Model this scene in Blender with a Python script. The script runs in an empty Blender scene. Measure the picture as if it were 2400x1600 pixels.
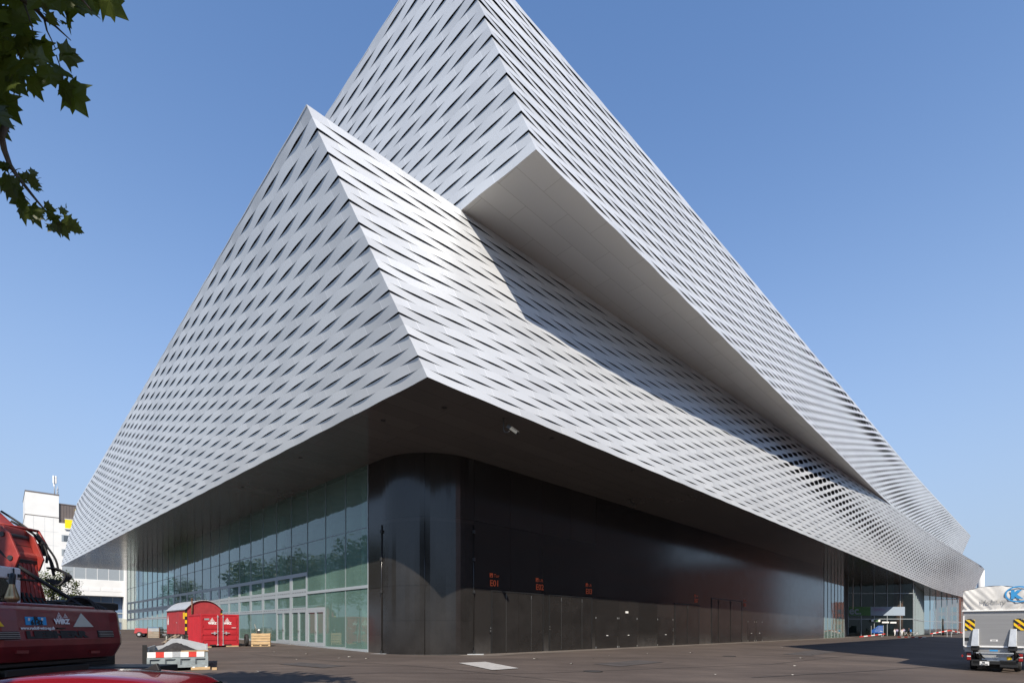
import bpy, bmesh, math, random
from mathutils import Vector, Matrix
R = math.radians
rnd = random.Random(11)
sc = bpy.context.scene
COL = sc.collection
EYE = 1.6

# ------------------------------------------------------------------ helpers
class MB:
    """collects faces and links them as ONE mesh object"""
    def __init__(s):
        s.v = []; s.f = []; s.m = []; s.uv = []
    def add(s, vs, fs, mat=0, uvs=None):
        b = len(s.v); s.v += [tuple(x) for x in vs]
        for i, f in enumerate(fs):
            s.f.append([b + k for k in f]); s.m.append(mat)
            s.uv.append(uvs[i] if uvs else None)
        return s
    def quad(s, a, b, c, d, mat=0, uv=None):
        return s.add([a, b, c, d], [(0, 1, 2, 3)], mat, [uv] if uv else None)
    def box(s, x0, x1, y0, y1, z0, z1, mat=0, M=None):
        vs = [Vector((x, y, z)) for z in (z0, z1) for y in (y0, y1) for x in (x0, x1)]
        if M: vs = [M @ v for v in vs]
        return s.add(vs, [(0, 2, 3, 1), (4, 5, 7, 6), (0, 1, 5, 4), (2, 6, 7, 3), (0, 4, 6, 2), (1, 3, 7, 5)], mat)
    def beam(s, a, b, w, h, mat=0, up=(0, 0, 1)):
        a = Vector(a); b = Vector(b); d = (b - a); L = d.length; d.normalize()
        up = Vector(up); sd = d.cross(up)
        if sd.length < 1e-4: sd = d.cross(Vector((1, 0, 0)))
        sd.normalize(); u2 = sd.cross(d)
        M = Matrix(((sd.x, d.x, u2.x, a.x), (sd.y, d.y, u2.y, a.y), (sd.z, d.z, u2.z, a.z), (0, 0, 0, 1)))
        return s.box(-w / 2, w / 2, 0, L, -h / 2, h / 2, mat, M)
    def tube(s, pts, r, n=8, mat=0, caps=True):
        pts = [Vector(p) for p in pts]
        rs = r if isinstance(r, (list, tuple)) else [r] * len(pts)
        rings = []; prev = None
        for i, p in enumerate(pts):
            t = (pts[min(i + 1, len(pts) - 1)] - pts[max(i - 1, 0)]).normalized()
            if prev is None:
                a = t.cross(Vector((0, 0, 1)))
                if a.length < .1: a = t.cross(Vector((1, 0, 0)))
            else:
                a = prev - t * prev.dot(t)
            a.normalize(); prev = a; b = t.cross(a)
            rings.append([p + (a * math.cos(2 * math.pi * k / n) + b * math.sin(2 * math.pi * k / n)) * rs[i] for k in range(n)])
        vs = [v for rg in rings for v in rg]; fs = []
        for i in range(len(pts) - 1):
            for k in range(n):
                fs.append((i * n + k, i * n + (k + 1) % n, (i + 1) * n + (k + 1) % n, (i + 1) * n + k))
        if caps:
            fs.append(tuple(range(n - 1, -1, -1))); fs.append(tuple((len(pts) - 1) * n + k for k in range(n)))
        return s.add(vs, fs, mat)
    def lathe(s, o, prof, n=20, axis='z', mat=0, caps=True):
        """prof = [(r, h)...] turned about axis through o"""
        o = Vector(o); vs = []; fs = []
        for r, h in prof:
            for k in range(n):
                c, q = r * math.cos(2 * math.pi * k / n), r * math.sin(2 * math.pi * k / n)
                vs.append(o + Vector({'z': (c, q, h), 'x': (h, c, q), 'y': (q, h, c)}[axis]))
        for i in range(len(prof) - 1):
            for k in range(n):
                fs.append((i * n + k, i * n + (k + 1) % n, (i + 1) * n + (k + 1) % n, (i + 1) * n + k))
        if caps:
            fs.append(tuple(range(n - 1, -1, -1))); fs.append(tuple((len(prof) - 1) * n + k for k in range(n)))
        return s.add(vs, fs, mat)
    def prism(s, poly, f0, f1, mat=0):
        """poly = 2-D points; f0/f1 map a 2-D point to the two end faces"""
        n = len(poly); vs = [f0(*p) for p in poly] + [f1(*p) for p in poly]
        fs = [tuple(range(n - 1, -1, -1)), tuple(range(n, 2 * n))] + [(k, (k + 1) % n, n + (k + 1) % n, n + k) for k in range(n)]
        return s.add(vs, fs, mat)
    def build(s, name, mats, parent=None, smooth=False, bevel=0, off=None, sub=0, fix=True):
        me = bpy.data.meshes.new(name)
        vs = s.v if off is None else [(v[0] - off[0], v[1] - off[1], v[2] - off[2]) for v in s.v]
        me.from_pydata(vs, [], s.f)
        for m in (mats if isinstance(mats, (list, tuple)) else [mats]): me.materials.append(m)
        me.polygons.foreach_set('material_index', s.m)
        if any(s.uv):
            ul = me.uv_layers.new(name='UVMap')
            for p in me.polygons:
                u = s.uv[p.index]
                if u:
                    for li, c in zip(p.loop_indices, u): ul.data[li].uv = c
        if fix:
            bm = bmesh.new(); bm.from_mesh(me); bmesh.ops.recalc_face_normals(bm, faces=bm.faces[:]); bm.to_mesh(me); bm.free()
        if smooth: me.polygons.foreach_set('use_smooth', [True] * len(me.polygons))
        me.update()
        o = bpy.data.objects.new(name, me); COL.objects.link(o)
        if parent: o.parent = parent
        if bevel:
            b = o.modifiers.new('bevel', 'BEVEL'); b.width = bevel; b.segments = 2; b.limit_method = 'ANGLE'; b.angle_limit = R(40)
        if sub:
            b = o.modifiers.new('sub', 'SUBSURF'); b.levels = sub; b.render_levels = sub
        return o

def tag(o, label, cat, group=None):
    o['label'] = label; o['category'] = cat
    if group: o['group'] = group
    return o
def thing(name, label, cat, loc=(0, 0, 0), rz=0, group=None):
    o = bpy.data.objects.new(name, None); COL.objects.link(o)
    o.location = loc; o.rotation_euler = (0, 0, rz); o.empty_display_size = .3
    return tag(o, label, cat, group)
def kind(o, k): o['kind'] = k; return o
def dup(root, loc, rz, label=None):
    r = root.copy(); COL.objects.link(r); r.location = loc; r.rotation_euler = (0, 0, rz)
    if label: r['label'] = label
    for ch in list(root.children):
        c = ch.copy(); COL.objects.link(c); c.parent = r
        for g in list(ch.children):
            d = g.copy(); COL.objects.link(d); d.parent = c
    return r
def lettering(name, s, size, o, xd, yd, mat, parent, off=None, bold=0.0, align='LEFT', depth=.004, width=None):
    """real letters: a text outline turned into a thin mesh standing on a surface"""
    cu = bpy.data.curves.new('letters', 'FONT'); cu.body = s; cu.size = size; cu.align_x = align
    cu.offset = bold; cu.extrude = depth / 2; cu.resolution_u = 3
    ob = bpy.data.objects.new('letters', cu); COL.objects.link(ob)
    bpy.context.view_layer.update()
    me = bpy.data.meshes.new_from_object(ob)
    bpy.data.objects.remove(ob); bpy.data.curves.remove(cu)
    o = Vector(o); xd = Vector(xd).normalized(); yd = Vector(yd).normalized(); n = xd.cross(yd)
    if width:
        f = width / max(v.co.x for v in me.vertices)
        for v in me.vertices: v.co.x *= f
    for v in me.vertices:
        v.co = o + xd * v.co.x + yd * v.co.y + n * (v.co.z + depth / 2)
        if off is not None: v.co -= Vector(off)
    me.materials.clear(); me.materials.append(mat); me.name = name
    r = bpy.data.objects.new(name, me); COL.objects.link(r); r.parent = parent
    return r

# ------------------------------------------------------------------ materials
def mat_new(name):
    m = bpy.data.materials.new(name); m.use_nodes = True
    nt = m.node_tree; return m, nt, nt.nodes['Principled BSDF'], nt.nodes, nt.links
def pm(name, base, rough=.5, metal=0., var=.12, scale=6., bump=0., bscale=40., spec=.5, coat=0., stretch=None, tint=None, rvar=.0, coord='Object'):
    """procedural paint/metal/wood: noise drives colour, roughness and bump"""
    m, nt, b, N, L = mat_new(name)
    tc = N.new('ShaderNodeTexCoord'); mp = N.new('ShaderNodeMapping'); L.new(tc.outputs[coord], mp.inputs['Vector'])
    if stretch: mp.inputs['Scale'].default_value = stretch
    nz = N.new('ShaderNodeTexNoise'); nz.inputs['Scale'].default_value = scale; nz.inputs['Detail'].default_value = 6; nz.inputs['Roughness'].default_value = .6
    L.new(mp.outputs[0], nz.inputs['Vector'])
    cr = N.new('ShaderNodeValToRGB')
    lo = [c * (1 - var) for c in base]; hi = [min(1, c * (1 + var)) for c in base]
    if tint: lo = tint
    cr.color_ramp.elements[0].position = .3; cr.color_ramp.elements[1].position = .7
    cr.color_ramp.elements[0].color = (*lo, 1); cr.color_ramp.elements[1].color = (*hi, 1)
    L.new(nz.outputs['Fac'], cr.inputs[0]); L.new(cr.outputs[0], b.inputs['Base Color'])
    b.inputs['Metallic'].default_value = metal; b.inputs['Roughness'].default_value = rough
    b.inputs['Specular IOR Level'].default_value = spec; b.inputs['Coat Weight'].default_value = coat
    if rvar:
        mr = N.new('ShaderNodeMapRange'); mr.inputs['To Min'].default_value = max(.02, rough - rvar); mr.inputs['To Max'].default_value = rough + rvar
        L.new(nz.outputs['Fac'], mr.inputs['Value']); L.new(mr.outputs[0], b.inputs['Roughness'])
    if bump:
        n2 = N.new('ShaderNodeTexNoise'); n2.inputs['Scale'].default_value = bscale; n2.inputs['Detail'].default_value = 4
        L.new(mp.outputs[0], n2.inputs['Vector'])
        bp = N.new('ShaderNodeBump'); bp.inputs['Strength'].default_value = bump; bp.inputs['Distance'].default_value = .02
        L.new(n2.outputs['Fac'], bp.inputs['Height']); L.new(bp.outputs[0], b.inputs['Normal'])
    return m

def m_cladding():
    """brushed aluminium strips; UV x counts panels, a hairline joint closes each one, UV y counts strips"""
    m, nt, b, N, L = mat_new('aluminium_strip')
    uv = N.new('ShaderNodeUVMap'); sx = N.new('ShaderNodeSeparateXYZ'); L.new(uv.outputs[0], sx.inputs[0])
    fr = N.new('ShaderNodeMath'); fr.operation = 'FRACT'; L.new(sx.outputs[0], fr.inputs[0])
    lt = N.new('ShaderNodeMath'); lt.operation = 'LESS_THAN'; L.new(fr.outputs[0], lt.inputs[0]); lt.inputs[1].default_value = .006
    fl = N.new('ShaderNodeVectorMath'); fl.operation = 'FLOOR'; L.new(uv.outputs[0], fl.inputs[0])
    wn = N.new('ShaderNodeTexWhiteNoise'); wn.noise_dimensions = '2D'; L.new(fl.outputs[0], wn.inputs['Vector'])
    tc = N.new('ShaderNodeTexCoord'); nz = N.new('ShaderNodeTexNoise'); nz.inputs['Scale'].default_value = .35; nz.inputs['Detail'].default_value = 5
    L.new(tc.outputs['Object'], nz.inputs['Vector'])
    ad = N.new('ShaderNodeMath'); ad.operation = 'MULTIPLY_ADD'; L.new(wn.outputs['Value'], ad.inputs[0]); ad.inputs[1].default_value = .6
    L.new(nz.outputs['Fac'], ad.inputs[2])
    cr = N.new('ShaderNodeValToRGB'); cr.color_ramp.elements[0].position = .3; cr.color_ramp.elements[1].position = 1.1
    cr.color_ramp.elements[0].color = (.535, .553, .565, 1); cr.color_ramp.elements[1].color = (.658, .677, .686, 1)
    L.new(ad.outputs[0], cr.inputs[0])
    mx = N.new('ShaderNodeMix'); mx.data_type = 'RGBA'; L.new(lt.outputs[0], mx.inputs[0]); L.new(cr.outputs[0], mx.inputs[6]); mx.inputs[7].default_value = (.85, .86, .87, 1)
    L.new(mx.outputs[2], b.inputs['Base Color'])
    b.inputs['Metallic'].default_value = .27; b.inputs['Roughness'].default_value = .44
    return m
def m_brick_panel(name, c1, c2, seam, w, h, rough, metal=0., offset=0., mortar=.008, spec=.5, rvar=.06, dirt=None):
    """panels in UV metres: seams and panel-by-panel tone from the Brick node"""
    m, nt, b, N, L = mat_new(name)
    uv = N.new('ShaderNodeUVMap')
    br = N.new('ShaderNodeTexBrick'); L.new(uv.outputs[0], br.inputs['Vector'])
    br.offset = offset; br.inputs['Scale'].default_value = 1; br.inputs['Brick Width'].default_value = w; br.inputs['Row Height'].default_value = h
    br.inputs['Mortar Size'].default_value = mortar; br.inputs['Color1'].default_value = (*c1, 1); br.inputs['Color2'].default_value = (*c2, 1); br.inputs['Mortar'].default_value = (*seam, 1)
    nz = N.new('ShaderNodeTexNoise'); nz.inputs['Scale'].default_value = .9; nz.inputs['Detail'].default_value = 7; L.new(uv.outputs[0], nz.inputs['Vector'])
    mr = N.new('ShaderNodeMapRange'); mr.inputs['From Min'].default_value = .3; mr.inputs['From Max'].default_value = .7
    mr.inputs['To Min'].default_value = max(.02, rough - rvar); mr.inputs['To Max'].default_value = rough + rvar
    L.new(nz.outputs['Fac'], mr.inputs['Value']); L.new(mr.outputs[0], b.inputs['Roughness'])
    col = br.outputs['Color']
    if dirt:   # splashed dust low on the wall
        sx = N.new('ShaderNodeSeparateXYZ'); L.new(uv.outputs[0], sx.inputs[0])
        d1 = N.new('ShaderNodeMapRange'); d1.inputs['From Min'].default_value = 1.3; d1.inputs['From Max'].default_value = 0; d1.clamp = True; L.new(sx.outputs[1], d1.inputs['Value'])
        n2 = N.new('ShaderNodeTexNoise'); n2.inputs['Scale'].default_value = 1.6; n2.inputs['Detail'].default_value = 8; L.new(uv.outputs[0], n2.inputs['Vector'])
        mu = N.new('ShaderNodeMath'); mu.operation = 'MULTIPLY'; L.new(d1.outputs[0], mu.inputs[0]); L.new(n2.outputs['Fac'], mu.inputs[1])
        pw = N.new('ShaderNodeMath'); pw.operation = 'MULTIPLY'; L.new(mu.outputs[0], pw.inputs[0]); pw.inputs[1].default_value = .75
        mx = N.new('ShaderNodeMix'); mx.data_type = 'RGBA'; L.new(pw.outputs[0], mx.inputs[0]); L.new(col, mx.inputs[6]); mx.inputs[7].default_value = (*dirt, 1)
        col = mx.outputs[2]
    L.new(col, b.inputs['Base Color']); b.inputs['Metallic'].default_value = metal; b.inputs['Specular IOR Level'].default_value = spec
    return m
def m_glass(name, body, tint, opaque, rough=.02, f0=.07):
    """a pane: some of the light scatters in the printed/coated sheet, the rest passes, the surface mirrors"""
    m, nt, b, N, L = mat_new(name)
    tr = N.new('ShaderNodeBsdfTransparent'); tr.inputs[0].default_value = (*tint, 1)
    df = N.new('ShaderNodeBsdfDiffuse')
    nz = N.new('ShaderNodeTexNoise'); nz.inputs['Scale'].default_value = .5; nz.inputs['Detail'].default_value = 3
    tc = N.new('ShaderNodeTexCoord'); mp = N.new('ShaderNodeMapping'); mp.inputs['Scale'].default_value = (1, 1, .25)
    L.new(tc.outputs['Object'], mp.inputs[0]); L.new(mp.outputs[0], nz.inputs['Vector'])
    cr = N.new('ShaderNodeValToRGB'); cr.color_ramp.elements[0].position = .35; cr.color_ramp.elements[1].position = .65
    cr.color_ramp.elements[0].color = (*[c * .85 for c in body], 1); cr.color_ramp.elements[1].color = (*[c * 1.15 for c in body], 1)
    L.new(nz.outputs['Fac'], cr.inputs[0]); L.new(cr.outputs[0], df.inputs[0])
    m1 = N.new('ShaderNodeMixShader'); m1.inputs[0].default_value = opaque; L.new(tr.outputs[0], m1.inputs[1]); L.new(df.outputs[0], m1.inputs[2])
    gl = N.new('ShaderNodeBsdfGlossy'); gl.inputs['Roughness'].default_value = rough; gl.inputs[0].default_value = (.9, .95, .95, 1)
    # slight waviness of the panes
    n2 = N.new('ShaderNodeTexNoise'); n2.inputs['Scale'].default_value = .8; L.new(tc.outputs['Object'], n2.inputs['Vector'])
    bp = N.new('ShaderNodeBump'); bp.inputs['Strength'].default_value = .12; bp.inputs['Distance'].default_value = .05; L.new(n2.outputs['Fac'], bp.inputs['Height']); L.new(bp.outputs[0], gl.inputs['Normal'])
    fa = N.new('ShaderNodeLayerWeight'); fa.inputs['Blend'].default_value = .5
    pw = N.new('ShaderNodeMath'); pw.operation = 'POWER'; L.new(fa.outputs['Facing'], pw.inputs[0]); pw.inputs[1].default_value = 4.
    lw = N.new('ShaderNodeMath'); lw.operation = 'MULTIPLY_ADD'; L.new(pw.outputs[0], lw.inputs[0]); lw.inputs[1].default_value = .9; lw.inputs[2].default_value = f0
    m2 = N.new('ShaderNodeMixShader'); L.new(lw.outputs[0], m2.inputs[0]); L.new(m1.outputs[0], m2.inputs[1]); L.new(gl.outputs[0], m2.inputs[2])
    L.new(m2.outputs[0], nt.nodes['Material Output'].inputs['Surface'])
    return m
def m_asphalt():
    m, nt, b, N, L = mat_new('asphalt')
    tc = N.new('ShaderNodeTexCoord')
    def noise(scale, st, det=6, rot=0):
        mp = N.new('ShaderNodeMapping'); mp.inputs['Scale'].default_value = st; mp.inputs['Rotation'].default_value = (0, 0, rot)
        L.new(tc.outputs['Object'], mp.inputs[0]); n = N.new('ShaderNodeTexNoise'); n.inputs['Scale'].default_value = scale; n.inputs['Detail'].default_value = det; n.inputs['Roughness'].default_value = .62
        L.new(mp.outputs[0], n.inputs['Vector']); return n
    a = noise(.16, (1, 1, 1)); s1 = noise(.5, (.22, 1.3, 1), 5, R(40)); s2 = noise(.9, (.15, 1.6, 1), 5, R(-25)); g = noise(30, (1, 1, 1), 2)
    mx = N.new('ShaderNodeMix'); mx.data_type = 'FLOAT'; mx.inputs[0].default_value = .5; L.new(s1.outputs['Fac'], mx.inputs[2]); L.new(s2.outputs['Fac'], mx.inputs[3])
    m2 = N.new('ShaderNodeMix'); m2.data_type = 'FLOAT'; m2.inputs[0].default_value = .55; L.new(a.outputs['Fac'], m2.inputs[2]); L.new(mx.outputs[0], m2.inputs[3])
    m3 = N.new('ShaderNodeMix'); m3.data_type = 'FLOAT'; m3.inputs[0].default_value = .15; L.new(m2.outputs[0], m3.inputs[2]); L.new(g.outputs['Fac'], m3.inputs[3])
    cr = N.new('ShaderNodeValToRGB'); e = cr.color_ramp.elements
    e[0].position = .40; e[0].color = (.058, .046, .040, 1); e[1].position = .60; e[1].color = (.118, .094, .079, 1)
    x = e.new(.5); x.color = (.084, .067, .058, 1)
    L.new(m3.outputs[0], cr.inputs[0]); L.new(cr.outputs[0], b.inputs['Base Color'])
    b.inputs['Roughness'].default_value = .82; b.inputs['Specular IOR Level'].default_value = .25
    bp = N.new('ShaderNodeBump'); bp.inputs['Strength'].default_value = .4; bp.inputs['Distance'].default_value = .01; L.new(g.outputs['Fac'], bp.inputs['Height']); L.new(bp.outputs[0], b.inputs['Normal'])
    return m
def m_leaf(name, c1, c2, trans=.35):
    m, nt, b, N, L = mat_new(name)
    tc = N.new('ShaderNodeTexCoord'); nz = N.new('ShaderNodeTexNoise'); nz.inputs['Scale'].default_value = 1.3; nz.inputs['Detail'].default_value = 4; L.new(tc.outputs['Object'], nz.inputs['Vector'])
    cr = N.new('ShaderNodeValToRGB'); cr.color_ramp.elements[0].position = .35; cr.color_ramp.elements[1].position = .68
    cr.color_ramp.elements[0].color = (*c1, 1); cr.color_ramp.elements[1].color = (*c2, 1); L.new(nz.outputs['Fac'], cr.inputs[0])
    df = N.new('ShaderNodeBsdfDiffuse'); tl = N.new('ShaderNodeBsdfTranslucent'); L.new(cr.outputs[0], df.inputs[0]); L.new(cr.outputs[0], tl.inputs[0])
    mx = N.new('ShaderNodeMixShader'); mx.inputs[0].default_value = trans; L.new(df.outputs[0], mx.inputs[1]); L.new(tl.outputs[0], mx.inputs[2])
    gl = N.new('ShaderNodeBsdfGlossy'); gl.inputs['Roughness'].default_value = .45
    m2 = N.new('ShaderNodeMixShader'); m2.inputs[0].default_value = .04; L.new(mx.outputs[0], m2.inputs[1]); L.new(gl.outputs[0], m2.inputs[2])
    L.new(m2.outputs[0], nt.nodes['Material Output'].inputs['Surface'])
    return m

M = {}
M['alu'] = m_cladding()
M['backing'] = pm('dark_backing', (.05, .048, .047), .9, var=.2, spec=.1)
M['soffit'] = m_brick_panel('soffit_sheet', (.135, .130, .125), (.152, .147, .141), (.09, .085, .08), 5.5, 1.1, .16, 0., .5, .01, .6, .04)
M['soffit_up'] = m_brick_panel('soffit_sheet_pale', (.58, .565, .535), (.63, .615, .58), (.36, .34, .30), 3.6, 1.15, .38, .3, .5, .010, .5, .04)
M['black'] = m_brick_panel('black_steel_panel', (.019, .018, .017), (.031, .028, .0265), (.003, .003, .003), 3.2, 4.15, .16, 0., 0., .012, .5, .025, dirt=(.10, .095, .09))
M['blackdoor'] = pm('black_door_paint', (.022, .0205, .0195), .18, var=.25, scale=.7, rvar=.03, spec=.5)
M['darksteel'] = pm('dark_steel', (.055, .055, .055), .4, .4, var=.2)
M['roof'] = pm('roof_membrane', (.2, .2, .2), .9)
M['glass'] = m_glass('green_tinted_glass', (.19, .32, .275), (.46, .66, .58), .5)
M['glassdark'] = m_glass('clear_entrance_glass', (.03, .045, .04), (.62, .74, .70), .1, f0=.025)
M['frame'] = pm('grey_frame_paint', (.36, .40, .42), .4, .2, var=.05)
M['frame_thin'] = pm('thin_mullion_paint', (.23, .27, .28), .4, .2, var=.05)
M['inner'] = pm('lobby_lining', (.30, .32, .30), .8, var=.25, scale=.6)
M['innerdark'] = pm('dark_interior', (.018, .02, .02), .8, var=.4, scale=.4)
M['orange'] = pm('orange_lettering', (.62, .10, .03), .5, var=.05)
M['steel'] = pm('bare_steel', (.42, .42, .41), .4, .7, var=.15)
M['white'] = pm('white_paint', (.78, .78, .76), .5, var=.04)
M['offwhite'] = pm('white_render', (.74, .74, .71), .75, var=.05, scale=.5)
M['red'] = pm('red_paint_tree_shade', (.19, .020, .022), .32, var=.22, scale=3, rvar=.1, coat=.3)  # excavator red, darkened in the colour for the tree shade on the tail
M['boomred_lit'] = pm('red_paint_sunlit', (.29, .036, .028), .42, var=.3, scale=4, rvar=.12)  # same excavator red, kept brighter in the colour for the sunlit boom
M['redbox'] = pm('red_container_paint', (.42, .018, .026), .5, var=.14, scale=2.5, rvar=.1)
M['redwagon'] = pm('red_wagon_paint', (.36, .035, .04), .6, var=.16, scale=2.5)
M['carred'] = pm('red_car_paint', (.24, .012, .022), .16, .35, var=.06, coat=1.)
M['black_p'] = pm('black_rubber', (.016, .016, .017), .6, var=.3, scale=9)
M['tyre'] = pm('tyre_rubber', (.022, .021, .021), .8, var=.3, scale=12)
M['brass'] = pm('heat_stained_steel', (.38, .27, .15), .34, .9, var=.25, scale=7)
M['winglass'] = m_glass('vehicle_window', (.008, .012, .011), (.22, .28, .26), .7, f0=.035)
M['yellow'] = pm('yellow_paint', (.80, .52, .01), .5, var=.06)
M['yellowpanel'] = pm('bright_yellow_panel', (.88, .68, .0), .5, var=.04)
M['blackpaint'] = pm('black_paint', (.015, .015, .015), .5, var=.2)
M['blueplate'] = pm('blue_number_plate', (.02, .30, .62), .4, var=.04)
M['cream'] = pm('cream_reflector', (.55, .55, .46), .4, var=.05)
M['galv'] = pm('galvanised_sheet', (.50, .52, .53), .45, .4, var=.12, scale=3)
M['traygrey'] = pm('grey_tray_paint', (.26, .30, .31), .5, .1, var=.2, scale=4)
M['redstripe'] = pm('red_stripe_paint', (.62, .05, .035), .5, var=.08)
M['wood'] = pm('raw_timber', (.52, .36, .19), .75, var=.28, scale=3, stretch=(1, 1, 9), bump=.2)
M['oldwood'] = pm('weathered_timber', (.30, .25, .19), .8, var=.3, scale=3, stretch=(1, 1, 9))
M['soil'] = pm('dark_spoil', (.030, .027, .025), .95, var=.5, scale=7, bump=1., bscale=14)
M['rust'] = pm('rusty_pipe', (.12, .055, .03), .8, var=.4, scale=9)
M['brown'] = pm('brown_metal_cladding', (.15, .125, .115), .6, .2, var=.08)
M['bluegrey'] = pm('blue_grey_glazing', (.12, .18, .28), .12, var=.2, scale=.3)
M['winblue'] = pm('hotel_window', (.10, .12, .14), .08, var=.3, scale=.4)
M['asphalt'] = m_asphalt()
M['strip'] = pm('worn_edge_strip', (.125, .105, .09), .85, var=.25, scale=.8, bump=.2, bscale=20)
M['mark'] = pm('pale_ground_plate', (.37, .355, .335), .8, var=.4, scale=3, stretch=(1, 6, 1))
M['joint'] = pm('tar_joint', (.030, .027, .026), .8, var=.3)
M['patch'] = pm('asphalt_patch', (.058, .050, .047), .85, var=.3, scale=1.2, bump=.3, bscale=30)
M['bark'] = pm('tree_bark', (.10, .085, .06), .9, var=.4, scale=5, bump=.5, bscale=18)
M['leaf'] = m_leaf('plane_leaf', (.055, .080, .008), (.12, .152, .016), .55)
M['leafb'] = m_leaf('tree_leaf', (.050, .075, .020), (.13, .16, .05), .3)
M['tarp'] = pm('grey_white_tarpaulin', (.60, .59, .56), .6, var=.08, scale=3)
M['alupanel'] = pm('tail_lift_aluminium', (.36, .355, .345), .42, .5, var=.06, scale=.6, stretch=(.3, 1, 18))
M['logoblue'] = pm('blue_logo_print', (.04, .28, .58), .5, var=.05)
M['greyprint'] = pm('grey_print', (.33, .33, .32), .6, var=.06)
M['lampred'] = pm('red_lamp_lens', (.28, .010, .010), .2, var=.1, coat=1)
M['lamporange'] = pm('orange_lamp_lens', (.75, .22, .02), .2, var=.1, coat=1)
M['brick'] = pm('red_brown_facade', (.25, .10, .075), .75, var=.15, scale=1.5)
M['skin'] = pm('skin', (.50, .30, .22), .55, var=.06)
M['suit'] = pm('white_work_clothes', (.80, .80, .80), .8, var=.04)
M['navy'] = pm('navy_cloth', (.03, .04, .08), .85, var=.15)
M['bluebag'] = pm('blue_nylon', (.02, .20, .55), .6, var=.12)
M['khaki'] = pm('dark_khaki_cloth', (.06, .055, .035), .85, var=.15)
M['lilac'] = pm('lilac_cloth', (.36, .33, .50), .85, var=.1)
M['hair'] = pm('dark_hair', (.03, .022, .016), .7, var=.2)
M['greenbanner'] = pm('green_banner_print', (.07, .20, .05), .6, var=.06)
M['palebanner'] = pm('pale_banner_print', (.30, .37, .45), .6, var=.05)
M['purpleprint'] = pm('purple_print', (.34, .26, .42), .6, var=.05)
M['poster'] = pm('blue_poster_print', (.02, .09, .34), .35, var=.5, scale=.8)
M['litter'] = pm('pale_scraps', (.5, .48, .42), .8, var=.3)

# ------------------------------------------------------------------ ground
VX, VY = -5.17, 28.93                       # where the two lines of ground-floor walls would cross
UL = Vector((-.7247, .689)); NL = Vector((.689, .7247)); UR = Vector((.7071, .7071)); NR = Vector((-.7071, .7071))
def smax(x, k): return (x + math.sqrt(x * x + k * k)) / 2
def gz(X, Y):
    s = (X - VX) * UL.x + (Y - VY) * UL.y
    dR = (X - VX) * .7071 - (Y - VY) * .7071
    dL = -((X - VX) * NL.x + (Y - VY) * NL.y)
    d = max(dR, dL)
    return min(1.5, .0215 * smax(s, 2.)) - min(.6, .034 * smax(d - 6, 1.5))
def onground(X, Y, dz=0): return (X, Y, gz(X, Y) + dz)
def build_ground():
    def lines(a, lo, hi, b, st, big):
        r = [a]
        while r[-1] < lo: r.append(min(lo, r[-1] + big))
        while r[-1] < hi: r.append(r[-1] + st)
        while r[-1] < b: r.append(min(b, r[-1] + big))
        return r
    xs = lines(-900, -90, 110, 1500, 2.5, 90); ys = lines(-300, 0, 120, 2200, 2.5, 90)
    mb = MB(); vs = [(x, y, gz(x, y)) for y in ys for x in xs]; n = len(xs)
    fs = [(j * n + i, j * n + i + 1, (j + 1) * n + i + 1, (j + 1) * n + i) for j in range(len(ys) - 1) for i in range(n - 1)]
    mb.add(vs, fs); kind(mb.build('ground', M['asphalt'], smooth=True, fix=False), 'structure')
    mb = MB()                                # worn strip along the foot of the black wall
    for k in range(60):
        a = Vector((VX, VY)) + UR * (2.5 + k * 1.6); b = a + UR * 1.6
        o0, o1 = -NR * .05, -NR * (1.75 + .25 * math.sin(k * 1.7)); o2 = -NR * (1.75 + .25 * math.sin((k + 1) * 1.7))
        pts = [a + o0, b + o0, b + o2, a + o1]
        mb.quad(*[(p.x, p.y, gz(p.x, p.y) + .012) for p in pts])
    kind(mb.build('pavement_strip', M['strip']), 'structure')
    mb = MB()
    pts = [(-2.5, 24.0), (-1.3, 24.9), (.29, 21.9), (-.8, 20.9)]
    mb.quad(*[(x, y, gz(x, y) + .03) for x, y in pts]); kind(mb.build('ground_marking', M['mark']), 'structure')
    mb = MB()
    spots = [(-12, 30), (-9.3, 27.5), (-8.5, 28.4), (-7.2, 26.6), (-13.5, 32.2), (-9.9, 21), (-11, 26), (1.5, 27), (6, 31), (9, 33.4), (13, 36), (3, 25.2), (19, 33), (15, 27), (12, 22), (22, 38), (8, 21), (-14.5, 31), (25, 47), (5, 29)]
    for x, y in spots:
        for q in range(1):
            xx, yy = x + rnd.uniform(-.5, .5), y + rnd.uniform(-.5, .5); z = gz(xx, yy) + .02
            a = rnd.uniform(0, 3.1); l = rnd.uniform(.05, .15); w = rnd.uniform(.02, .05)
            c, s = math.cos(a), math.sin(a)
            mb.add([(xx + c * l - s * w, yy + s * l + c * w, z), (xx - c * l - s * w, yy - s * l + c * w, z + .03), (xx - c * l + s * w, yy - s * l - c * w, z), (xx + c * l + s * w, yy + s * l - c * w, z + .02)], [(0, 1, 2, 3)])
    kind(mb.build('ground_litter', M['litter']), 'stuff')
build_ground()
def ground_line(pts, w, name, mat, dz):
    mb = MB()
    for a, b in zip(pts, pts[1:]):
        a = Vector(a); b = Vector(b); d = (b - a).normalized(); s = Vector((-d.y, d.x)) * w / 2; n = max(1, int((b - a).length / 2.4))
        for k in range(n):
            p, q = a.lerp(b, k / n), a.lerp(b, (k + 1) / n)
            mb.quad(*[(v.x, v.y, gz(v.x, v.y) + dz) for v in (p - s, q - s, q + s, p + s)])
    kind(mb.build(name, mat), 'structure')
ground_line([(9.6, 20.5), (17, 24.6), (31, 33), (48, 45)], .07, 'pavement_joint', M['joint'], .016)
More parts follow.
